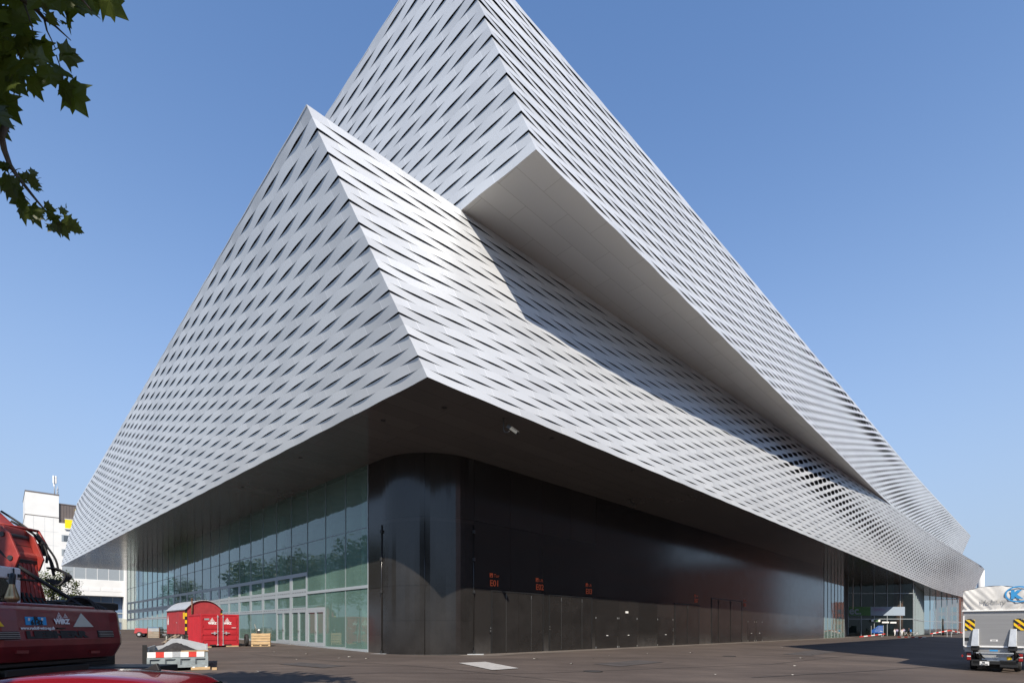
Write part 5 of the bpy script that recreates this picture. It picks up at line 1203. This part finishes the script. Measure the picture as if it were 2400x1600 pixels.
# canvas: gathered front sheet with folds, hipped top
mb = MB(); nx_, nz_ = 70, 14; vs = []
def topz(x): t = min(x, W_ - x) / (W_ / 2); return zt_ + .24 * (1 - (1 - t) ** 2)
for j in range(nz_ + 1):
    for i in range(nx_ + 1):
        x = W_ * i / nx_; f = j / nz_; z = zb2 + (topz(x) - zb2) * f
        xr = min(x, W_ - x); d_ = .035 * math.sin((xr * 1.0 + (z - zb2) * .75) * 21 + math.sin(xr * 5)) * math.exp(-xr * .95) * (1 - f * .5)
        d_ += .012 * math.sin(x * 9 + z * 4) + .05 * (1 - f) * 0
        vs.append((x, -.04 + d_ - .05 * math.sin(f * 3.14), z))
mb.add(vs, [(j * (nx_ + 1) + i, j * (nx_ + 1) + i + 1, (j + 1) * (nx_ + 1) + i + 1, (j + 1) * (nx_ + 1) + i) for j in range(nz_) for i in range(nx_)])
vs = []; n0 = len(mb.v)
for y in (-.06, L_):
    for i in range(25): x = W_ * i / 24; vs.append((x, y, topz(x) + .004))
mb.add(vs, [(i, i + 1, 25 + i + 1, 25 + i) for i in range(24)])
for x, s_ in ((0, -1), (W_, 1)): mb.quad((x, -.04, zb2), (x, L_, zb2), (x, L_, zt_), (x, -.04, zt_))
mb.build('canvas_cover', M['tarp'], tk, smooth=True, fix=False)
mb = MB(); mb.box(-.06, W_ + .06, -.11, -.05, zb2 - .035, zb2 + .03); mb.build('canvas_hem', M['white'], tk, bevel=.012)
mb = MB(); mb.box(0, .05, 0, L_, 1.1, zb2); mb.box(W_ - .05, W_, 0, L_, 1.1, zb2); mb.box(.05, W_ - .05, L_ - .05, L_, 1.1, zb2); mb.box(.05, W_ - .05, .05, L_ - .05, 1.1, 1.2); mb.box(.0, W_, -.02, .04, tz(1442), zb2); mb.build('load_body', M['alupanel'], tk)
lift = MB(); lift.box(.04, W_ - .04, -.1, -.03, zl0, tz(1442)); lp = lift.build('tail_lift', M['alupanel'], tk, bevel=.006)
mb = MB(); mb.box(.0, .05, -.13, -.02, zl0 - .03, tz(1442)); mb.box(W_ - .05, W_, -.13, -.02, zl0 - .03, tz(1442)); mb.box(.05, W_ - .05, -.13, -.02, zl0 - .08, zl0); mb.build('lift_edge', M['white'], lp)
for x0 in (.07, W_ - .45):
    z0, z1 = tz(1476), tz(1452); b = MB(); b.box(x0, x0 + .38, -.125, -.1, z0, z1); hz = b.build('hazard_board', M['yellow'], tk)
    st_ = MB()
    w = .38; h = z1 - z0
    for k in (-1, 0, 1, 2):     # diagonal black bars clipped to the board
        a = k * .30 - .02; poly = []
        pts = [(0, h - a), (0, h - a - .15), (w, h - a - .15 - w), (w, h - a - w)]
        def clip(p, lo, hi):
            for sgn, lim in ((1, lo), (-1, hi)):
                o_ = []
                for q0, q1 in zip(p, p[1:] + p[:1]):
                    d0, d1 = sgn * (q0[1] - lim), sgn * (q1[1] - lim)
                    if d0 >= 0: o_.append(q0)
                    if d0 * d1 < 0: t = d0 / (d0 - d1); o_.append((q0[0] + (q1[0] - q0[0]) * t, q0[1] + (q1[1] - q0[1]) * t))
                p = o_
                if not p: return p
            return p
        pts = clip(pts, 0, h)
        if len(pts) > 2: st_.add([(x0 + px_, -.128, z0 + pz_) for px_, pz_ in pts], [tuple(range(len(pts)))])
    st_.build('hazard_stripe', M['blackpaint'], hz, fix=False)
    lettering('board_letter', 'C', .13, (x0 + .145, -.13, z0 + h * .4), (1, 0, 0), (0, 0, 1), M['redstripe'], hz, bold=.006)
    e_ = MB(); e_.box(x0 + .1, x0 + .26, -.12, -.09, z1, z1 + .05); e_.build('bracket', M['blackpaint'], hz)
for x0 in (.33, W_ - .62):
    b = MB(); zz0, zz1 = zl0 - .02, tz(1473)
    b.add([(x0, -.1, zz0), (x0 + .29, -.1, zz0), (x0 + .29, -.1, zz1), (x0 + .05, -.1, zz1), (x0 - .03, -.34, zz0), (x0 + .27, -.34, zz0), (x0 + .27, -.16, zz1), (x0 + .05, -.16, zz1)], [(0, 1, 2, 3), (7, 6, 5, 4), (0, 4, 5, 1), (1, 5, 6, 2), (2, 6, 7, 3), (3, 7, 4, 0)]); b.build('lift_rail', M['galv'], tk, bevel=.012)
    b = MB(); b.beam((x0 + .15, -.2, zl0), (x0 + .25, .1, .72), .1, .16); b.beam((x0 + .05, -.22, zl0 - .02), (x0 + .1, .05, .75), .05, .08); b.box(x0 - .02, x0 + .3, -.26, -.14, zl0 - .24, zl0 - .02); b.tube([(x0 + .3, -.2, .95), (x0 + .42, .0, .72), (x0 + .5, .1, .68)], .035, 6); b.build('lift_arm', M['blackpaint'], tk, bevel=.012)
mb = MB(); mb.box(.05, W_ - .05, -.04, .06, 1.0, zl0 - .1); mb.build('rear_sill', M['alupanel'], tk)
mb = MB(); mb.box(.05, .22, -.12, -.1, tz(1500), tz(1493)); mb.build('type_plate', M['blackpaint'], tk); mb = MB(); mb.box(1.02, 1.3, -.112, -.1, tz(1501) , tz(1497)); mb.build('maker_plate', M['white'], tk); mb = MB(); mb.box(1.08, 1.24, -.114, -.112, tz(1500.2), tz(1497.8)); mb.build('maker_print', M['greyprint'], tk)
mb = MB(); mb.box(1.0, 1.3, -.045, -.04, zl0 - .28, zl0 - .2); mb.build('blue_sticker', M['logoblue'], tk)
mb = MB(); mb.beam((.5, -.16, .96), (W_ - .45, -.16, .96), .06, .06); mb.beam((.6, -.1, .88), (W_ - .5, -.1, .88), .05, .05); mb.build('lift_bar', M['galv'], tk)
mb = MB(); mb.box(.35, W_ - .35, .0, .12, .38, .55); mb.box(.6, .75, .1, L_, .55, .85); mb.box(W_ - .75, W_ - .6, .1, L_, .55, .85); mb.box(.7, W_ - .5, .06, .12, .55, .86, 1); mb.box(.3, .9, .0, .25, .28, .6); mb.box(W_ - .95, W_ - .3, .0, .25, .25, .6); mb.build('chassis', [M['blackpaint'], M['galv']], tk, bevel=.015)
mb = MB(); mb.lathe((1.2, .055, .70), [(.085, -.008), (.10, 0), (.085, .004)], 20, 'y', caps=False); mb.box(1.193, 1.207, .045, .055, .70, .79)
mb.beam((1.2, .05, .70), (1.13, .05, .655), .012, .012); mb.beam((1.2, .05, .70), (1.27, .05, .655), .012, .012); mb.build('round_emblem', M['greyprint'], tk)
mb = MB(); mb.box(1.62, 1.8, .04, .055, .63, .78); mb.build('yellow_tag', M['yellow'], tk)
for x in (.12, W_ - .3):
    b = MB(); b.box(x, x + .19, -.06, .04, .55, .98); b.build('lamp_housing', M['blackpaint'], tk, bevel=.02)
    for z0, z1, m_ in ((.8, .94, 'lampred'), (.74, .79, 'white'), (.58, .72, 'lampred')):
        b = MB(); b.box(x + .02, x + .17, -.085, -.06, z0, z1); b.build('tail_lamp', M[m_], tk, bevel=.01)
b = MB(); b.box(-.07, -.01, -.03, .02, .72, .84); b.build('side_marker', M['lampred'], tk)
b = MB(); b.box(.63, .98, -.015, -.003, .33, .52); np2 = b.build('number_plate', M['white'], tk)
lettering('plate_letters', 'BE', .1, (.72, -.017, .43), (1, 0, 0), (0, 0, 1), M['blackpaint'], np2, bold=.004); lettering('plate_letters', '202341', .1, (.65, -.017, .34), (1, 0, 0), (0, 0, 1), M['blackpaint'], np2, bold=.003)
lettering('canvas_letters', 'Mobility', .30, (.66, -.125, tz(1416)), (1, .0, .02), (0, 0, 1), M['greyprint'], tk)
cxl, czl = 2.05, tz(1396); mb = MB()
n_ = 40
def ring(cx, cz_, rx, rz_, t, y):
    for k in range(n_):
        a0, a1 = 2 * math.pi * k / n_, 2 * math.pi * (k + 1) / n_
        mb.add([(cx + rx * math.cos(a0), y, cz_ + rz_ * math.sin(a0)), (cx + rx * math.cos(a1), y, cz_ + rz_ * math.sin(a1)), (cx + (rx - t) * math.cos(a1), y, cz_ + (rz_ - t) * math.sin(a1)), (cx + (rx - t) * math.cos(a0), y, cz_ + (rz_ - t) * math.sin(a0))], [(0, 1, 2, 3)])
ring(cxl, czl, .50, .40, .065, -.128); mb.build('ring_logo', M['logoblue'], tk, fix=False)
lettering('logo_letter', 'K', .52, (cxl - .28, -.13, czl - .19), (1, 0, 0), (0, 0, 1), M['logoblue'], tk, bold=.04)
for y in (1.5, 5.4):
    for x in (.32, W_ - .32):
        b = MB(); b.lathe((x - .13, y, .40), [(.22, 0), (.36, 0), (.40, .04), (.40, .22), (.36, .26), (.22, .26)], 22, 'x'); w_ = b.build('wheel', M['tyre'], tk, smooth=True); b = MB(); b.lathe((x - .14, y, .40), [(0, 0), (.23, 0), (.23, .28), (0, .28)], 14, 'x'); b.build('rim', M['galv'], w_)
b = MB(); b.lathe((1.18, .55, .39), [(.18, -.11), (.34, -.12), (.385, -.08), (.385, .08), (.34, .12), (.18, .11)], 24, 'y'); sw_ = b.build('spare_wheel', M['tyre'], tk, smooth=True)
b = MB(); b.box(.05, W_ - .05, L_ + .1, L_ + 1.9, .6, 2.5); b.build('driver_cab', M['white'], tk, bevel=.12)
b = MB(); b.quad((.2, L_ + 1.905, 1.5), (W_ - .2, L_ + 1.905, 1.5), (W_ - .2, L_ + 1.905, 2.3), (.2, L_ + 1.905, 2.3)); b.build('windscreen', M['winglass'], tk, fix=False)

# ------------------------------------------------------------------ people
def person(loc, rz, label, top, legs, pose=0, bag=None, h=1.75, hairm='hair', shorts=False):
    p = thing('person', label, 'person', loc, rz, None); s = h / 1.75
    sw = .14 if pose == 1 else .03
    J = {'pelvis': (0, 0, .95), 'waist': (0, 0, 1.08), 'chest': (0, -.01, 1.30), 'neck': (0, 0, 1.46), 'head': (0, -.015, 1.57), 'crown': (0, -.01, 1.70),
         'sl': (-.18, 0, 1.40), 'sr': (.18, 0, 1.40), 'el': (-.25, .02, 1.13), 'er': (.25, .03, 1.13), 'wl': (-.24, -.10 - sw, .92), 'wr': (.24, -.08 + sw, .91), 'hl': (-.23, -.13 - sw, .83), 'hr': (.23, -.1 + sw, .82),
         'pl': (-.09, 0, .90), 'pr': (.09, 0, .90), 'kl': (-.1, -.04 - sw, .50), 'kr': (.1, -.03 + sw * .6, .50), 'al': (-.1, .02 - sw, .09), 'ar': (.1, .03 + sw * 1.5, .10), 'tl': (-.11, -.14 - sw, .045), 'tr': (.11, -.12 + sw * 1.4, .05)}
    def skin(name, edges, rad, mat, root, par):
        bm = bmesh.new(); sk = bm.verts.layers.skin.verify(); V = {}
        for a, b in edges:
            for q in (a, b):
                if q not in V:
                    v = bm.verts.new(Vector(J[q]) * s); r = rad[q] * s; v[sk].radius = (r, r) if q not in ('chest', 'waist', 'pelvis') else (r * 1.25, r * .85); v[sk].use_root = (q == root); V[q] = v
            bm.edges.new((V[a], V[b]))
        me = bpy.data.meshes.new(name); bm.to_mesh(me); bm.free(); me.materials.append(mat)
        o = bpy.data.objects.new(name, me); COL.objects.link(o); o.parent = par
        o.modifiers.new('skin', 'SKIN').use_smooth_shade = True; sb = o.modifiers.new('sub', 'SUBSURF'); sb.levels = sb.render_levels = 1; return o
    body = [('pelvis', 'waist'), ('waist', 'chest'), ('chest', 'neck'), ('neck', 'head'), ('head', 'crown'), ('chest', 'sl'), ('chest', 'sr'), ('sl', 'el'), ('el', 'wl'), ('wl', 'hl'), ('sr', 'er'), ('er', 'wr'), ('wr', 'hr'), ('pelvis', 'pl'), ('pelvis', 'pr'), ('pl', 'kl'), ('kl', 'al'), ('al', 'tl'), ('pr', 'kr'), ('kr', 'ar'), ('ar', 'tr')]
    rb = dict(pelvis=.12, waist=.11, chest=.125, neck=.055, head=.09, crown=.06, sl=.055, sr=.055, el=.04, er=.04, wl=.03, wr=.03, hl=.032, hr=.032, pl=.08, pr=.08, kl=.055, kr=.055, al=.04, ar=.04, tl=.035, tr=.035)
    skin('body', body, rb, M['skin'], 'pelvis', p)
    J['nk2'] = (0, 0, 1.43)
    skin('jacket', [('pelvis', 'waist'), ('waist', 'chest'), ('chest', 'nk2'), ('chest', 'sl'), ('chest', 'sr'), ('sl', 'el'), ('el', 'wl'), ('sr', 'er'), ('er', 'wr')], {**{k: v * 1.22 for k, v in rb.items()}, 'nk2': .07}, top, 'pelvis', p)
    le = [('waist', 'pelvis'), ('pelvis', 'pl'), ('pelvis', 'pr'), ('pl', 'kl'), ('pr', 'kr')] + ([] if shorts else [('kl', 'al'), ('kr', 'ar')])
    skin('trousers', le, {k: v * 1.2 for k, v in rb.items()}, legs, 'pelvis', p)
    for q in (-1, 1):
        f = J['al' if q < 0 else 'ar']; b = MB(); b.box(f[0] - .05, f[0] + .05, f[1] - .2, f[1] + .07, 0, .09); b.build('shoe', M['blackpaint'], p, bevel=.02)
    b = MB(); b.lathe((0, .012, 1.63), [(.03, -.10), (.10, -.04), (.108, .02), (.085, .085), (.03, .115)], 12); b.build('hair', M[hairm], p, smooth=True)
    b = MB(); b.lathe((0, -.10, 1.575), [(.0, -.03), (.014, -.015), (.01, .02), (0, .03)], 6); b.build('nose', M['skin'], p)
    for q in (-1, 1):
        b = MB(); b.lathe((q * .035, -.095, 1.61), [(0, -.012), (.012, 0), (0, .012)], 6); b.build('eye', M['blackpaint'], p)
        b = MB(); b.box(q * .098 - .01, q * .098 + .01, -.02, .02, 1.55, 1.62); b.build('ear', M['skin'], p)
    if bag:
        b = MB(); b.box(-.2, .2, .12, .42, .95, 1.50); b.build('backpack', M[bag], p, bevel=.08); b = MB(); b.box(-.17, .17, .42, .5, 1.0, 1.25); b.build('backpack_pocket', M['redstripe' if 0 else 'navy'], p, bevel=.04)
    return p
def floorat(u, v, Y=None):
    Y = 1.6 * 1200 / (v - 1473); return ((u - 1200) / 1200 * Y, Y)
for (u, Y, rz, lab, a, b, pose, bag, sh, h) in (
        (2097, 118.0 - 4.5, R(20), 'person in white work clothes standing left of the other one in white', 'suit', 'suit', 0, None, False, 1.75),
        (2114, 112.5, R(-25), 'person in white work clothes standing between their white clad colleague and the backpacker', 'suit', 'suit', 1, None, False, 1.72),
        (2130.5, 111.5, R(-100), 'person in dark shirt and shorts walking with a big blue backpack', 'navy', 'khaki', 1, 'bluebag', True, 1.85),
        (2102, 115.6, R(160), 'person in a lilac shirt standing behind the two people in white', 'lilac', 'navy', 0, None, False, 1.82),
        (2118, 115.8, R(170), 'person with dark hair and pale lilac top seen just behind the right person in white', 'lilac', 'khaki', 0, None, False, 1.85)):
    x = (u - 1200) / 1200 * Y; person((x, Y, gz(x, Y) + .0), rz, lab, M[a], M[b], pose, M and bag, h, shorts=sh)

# ------------------------------------------------------------------ barriers, poster stand, bicycles, bollards by the entrance
def barrier(u0, z0, u1, z1, Y0_, Y1_, label, n=8):
    a = Vector(((u0 - 1200) / 1200 * Y0_, Y0_, z0)); b = Vector(((u1 - 1200) / 1200 * Y1_, Y1_, z1))
    c = (a + b) / 2; t = thing('barrier_boom', label, 'barrier', (c.x, c.y, gz(c.x, c.y)), 0)
    g = Vector((c.x, c.y, gz(c.x, c.y)))
    mb = MB()
    for k in range(n): mb.beam(a.lerp(b, k / n) - g, a.lerp(b, (k + 1) / n) - g, .1, .19, k % 2)
    mb.build('striped_bar', [M['redstripe'], M['white']], t)
    mb = MB()
    for f in (.12, .88):
        p = a.lerp(b, f) - g; mb.box(p.x - .06, p.x + .06, p.y + .06, p.y + .16, gz(*(a.lerp(b, f).xy)) - g.z, p.z + .1)
    mb.build('post', M['galv'], t)
barrier(2015, .14, 2074, .60, 96, 104, 'red and white barrier bar in sunlight in front of the dark entrance', 7)
barrier(2104, .10, 2170, .10, 97, 92, 'red and white barrier bar lying low in the shadow near the people', 8)
barrier(2180, .5, 2226, 1.28, 118, 118, 'red and white barrier bar sloping up to the right by the far glass', 7)
barrier(2226, 1.28, 2262, .62, 118, 116, 'red and white barrier bar sloping down behind the truck', 6)
Yp = 113.5; xp = (2056 - 1200) / 1200 * Yp; po = thing('poster_stand', 'blue poster stand with a slanted edge in front of the entrance glass', 'poster stand', (xp, Yp, gz(xp, Yp)))
mb = MB(); mb.prism([(-1.35, .7), (1.3, .7), (1.3, 2.35), (.2, 2.35), (-1.35, 1.2)], lambda a, b: (a, -.05, b), lambda a, b: (a, .05, b)); mb.build('poster', M['poster'], po)
mb = MB(); mb.box(-1.4, -1.32, -.07, .07, 0, 2.3); mb.box(1.28, 1.36, -.07, .07, 0, 2.4); mb.box(.3, .36, -.07, -.052, .7, 2.3); mb.build('stand_frame', M['galv'], po)
mb = MB()
for k in range(4): mb.box(-.6 + .2 * (k > 1), .2, -.065, -.052, 1.0 + k * .28, 1.06 + k * .28)
for k in range(5): mb.box(.45, 1.2, -.065, -.052, 1.4 + k * .18, 1.44 + k * .18)
mb.add([(.45, -.06, 1.0), (1.2, -.06, .9), (1.1, -.06, 1.15), (.7, -.06, 1.3)], [(0, 1, 2, 3)]); mb.build('poster_print', M['palebanner'], po)
def bike(u, Y, rz, label, mcol):
    x = (u - 1200) / 1200 * Y; b = thing('bicycle', label, 'bicycle', (x, Y, gz(x, Y)), rz)
    for xx in (-.52, .52):
        mb = MB(); pts = [(xx + .33 * math.cos(a), 0, .34 + .33 * math.sin(a)) for a in [k * 2 * math.pi / 18 for k in range(19)]]; mb.tube(pts, .022, 5); w_ = mb.build('wheel', M['tyre'], b)
        mb = MB()
        for k in range(4): a = k * math.pi / 4; mb.beam((xx - .31 * math.cos(a), 0, .34 - .31 * math.sin(a)), (xx + .31 * math.cos(a), 0, .34 + .31 * math.sin(a)), .008, .008)
        mb.build('spokes', M['steel'], w_)
    mb = MB()
    for p, q in (((-.52, 0, .34), (-.12, 0, .32)), ((-.12, 0, .32), (-.22, 0, .85)), ((-.52, 0, .34), (-.2, 0, .78)), ((-.12, 0, .32), (.36, 0, .78)), ((-.21, 0, .80), (.34, 0, .84)), ((.52, 0, .34), (.34, 0, .95))): mb.tube([p, q], .022, 6)
    mb.build('frame', mcol, b); mb = MB(); mb.tube([(.30, -.26, 1.0), (.35, 0, .97), (.30, .26, 1.0)], .016, 6); mb.build('handlebar', M['blackpaint'], b); mb = MB(); mb.box(-.34, -.1, -.06, .06, .86, .92); mb.build('saddle', M['blackpaint'], b, bevel=.02)
bike(2122, 117.0, R(15), 'white framed bicycle parked left of the backpacker by the glass', M['white'])
bike(2138, 116.5, R(-20), 'pale bicycle parked right of the backpacker by the glass', M['galv'])
bike(2149, 117.2, R(25), 'white bicycle furthest right of the parked ones by the glass', M['white'])
xq = (2210 - 1200) / 1200 * 128; o = MB(); o.tube([(0, 0, 0), (0, 0, 4.1)], .2, 10); o = o.build('dark_bollard_pole', M['blackpaint'], smooth=True); o.location = (xq, 128, 0); tag(o, 'thick black pole in front of the far dark glass', 'pole')
wc = MB(); wc.lathe((0, 0, 0), [(1.05, -1), (1.05, 22.6), (.9, 23)], 24); o = wc.build('white_pillar', M['white'], smooth=True); o.location = (168.9, 184.5, 0); tag(o, 'tall white round pillar rising just beyond the far right end of the hall', 'pillar')

# ------------------------------------------------------------------ unseen buildings and trees (they shade the asphalt and mirror in the facades)
ob = thing('brick_office_block', 'red brown office block across the road that shades the asphalt', 'building', (28.6, 9.0, -.6), R(44))
mb = MB(); mb.box(0, 95, -22, 0, 0, 37.9); mb.build('wall', M['brick'], ob)
for lv in range(9):
    mb = MB(); mb.box(1, 94, .0, .05, 2.4 + lv * 4, 4.4 + lv * 4); mb.build('window_band', M['winblue'], ob)
bc = thing('added_corner_house', 'red brick corner house outside the right edge, mirrored in the black wall', 'building', (119, 113.5, -.3), math.atan2(-.9, .43))  # added out of view to give the black wall a red reflection
mb = MB(); mb.box(0, 52, 0, 14, 0, 22); mb.build('wall', M['brick'], bc); mb = MB(); mb.box(-.4, 52.4, -.4, 14.4, 22, 22.5); mb.build('roof', M['roof'], bc)
for lv in range(6):
    for k in range(12): mb = MB(); mb.box(1.5 + k * 4.2, 3.4 + k * 4.2, -.05, .02, 1.2 + lv * 3.6, 3.2 + lv * 3.6); mb.build('window', M['winblue'], bc)
rb_ = thing('added_row_house', 'added long red brown building hidden behind the truck, there for reflections', 'building', (214, 226, -.2), R(44))  # added behind the truck so far glass and black wall mirror dark red
mb = MB(); mb.box(0, 120, 0, 12, 0, 17.0); mb.box(-8, 0, -30, 12, 0, 15.5); mb.build('wall', M['brick'], rb_)
for lv in range(3):
    mb = MB(); mb.box(1, 119, -.06, 0, 2 + lv * 3.8, 3.6 + lv * 3.8); mb.build('window_band', M['winblue'], rb_)
    for k in range(9): mb = MB(); mb.box(-8.06, -7.98, -28 + k * 4.4, -25.8 + k * 4.4, 2 + lv * 3.8, 4.2 + lv * 3.8); mb.build('window', M['winblue'], rb_)
for i, (x, y, h, r_) in enumerate(((-30, -22, 13, 5), (-18, -26, 14, 5.5), (-4, -30, 13, 5), (10, -32, 14, 5.5), (-42, -14, 13, 5), (24, -34, 13, 5))):
    tree(x, y, h, r_, 'green street tree behind the viewpoint mirrored in the black rounded corner', 60 + i, 1100, .6, z0=-.6, group='street trees behind the viewpoint')
# ------------------------------------------------------------------ light, sky, camera
AZ, EL = R(-4), R(43)
d = Vector((math.sin(AZ) * math.cos(EL), math.cos(AZ) * math.cos(EL), -math.sin(EL)))
sl = bpy.data.lights.new('sun', 'SUN'); sl.energy = 4.05; sl.angle = R(.5); sl.color = (1, .90, .765)
so = bpy.data.objects.new('sun', sl); COL.objects.link(so); so.rotation_euler = d.to_track_quat('-Z', 'Y').to_euler(); so.location = (0, -50, 60)
w = bpy.data.worlds.new('World'); sc.world = w; w.use_nodes = True
N, L = w.node_tree.nodes, w.node_tree.links
sky = N.new('ShaderNodeTexSky'); sky.sky_type = 'NISHITA'; sky.sun_disc = False; sky.sun_elevation = EL; sky.sun_rotation = math.pi + AZ
sky.air_density = 1.0; sky.dust_density = .5; sky.ozone_density = 5.5; sky.altitude = 250
bg = N['Background']; 
gm = N.new('ShaderNodeTexCoord'); sxyz = N.new('ShaderNodeSeparateXYZ'); L.new(gm.outputs['Generated'], sxyz.inputs[0])   # low haze above the horizon
ab = N.new('ShaderNodeMath'); ab.operation = 'ABSOLUTE'; L.new(sxyz.outputs[2], ab.inputs[0])
ex = N.new('ShaderNodeMath'); ex.operation = 'MULTIPLY'; sq = N.new('ShaderNodeMath'); sq.operation = 'MULTIPLY'; L.new(ab.outputs[0], sq.inputs[0]); L.new(ab.outputs[0], sq.inputs[1]); L.new(sq.outputs[0], ex.inputs[0]); ex.inputs[1].default_value = -4.9
e2 = N.new('ShaderNodeMath'); e2.operation = 'EXPONENT'; L.new(ex.outputs[0], e2.inputs[0])
m2 = N.new('ShaderNodeMath'); m2.operation = 'MULTIPLY'; L.new(e2.outputs[0], m2.inputs[0]); m2.inputs[1].default_value = .95
mx = N.new('ShaderNodeMix'); mx.data_type = 'RGBA'; L.new(m2.outputs[0], mx.inputs[0]); tn = N.new('ShaderNodeMix'); tn.data_type = 'RGBA'; tn.blend_type = 'MULTIPLY'; tn.inputs[0].default_value = 1; L.new(sky.outputs[0], tn.inputs[6]); tn.inputs[7].default_value = (.90, 1.0, 1.05, 1); L.new(tn.outputs[2], mx.inputs[6]); mx.inputs[7].default_value = (1.9, 2.36, 3.05, 1)
L.new(mx.outputs[2], bg.inputs[0]); bg.inputs[1].default_value = .15
cd = bpy.data.cameras.new('camera'); cam = bpy.data.objects.new('camera', cd); COL.objects.link(cam)
cam.location = (0, 0, EYE); cam.rotation_euler = (R(90), 0, 0)
cd.sensor_width = 36; cd.lens = 18; cd.shift_y = 673 / 2400; cd.clip_end = 4000; cd.clip_start = .05
sc.camera = cam
sc.view_settings.view_transform = 'Standard'; sc.view_settings.look = 'None'; sc.view_settings.exposure = 0.6; sc.view_settings.gamma = 1
sc.cycles.max_bounces = 8; sc.cycles.transparent_max_bounces = 12; sc.cycles.use_denoising = True
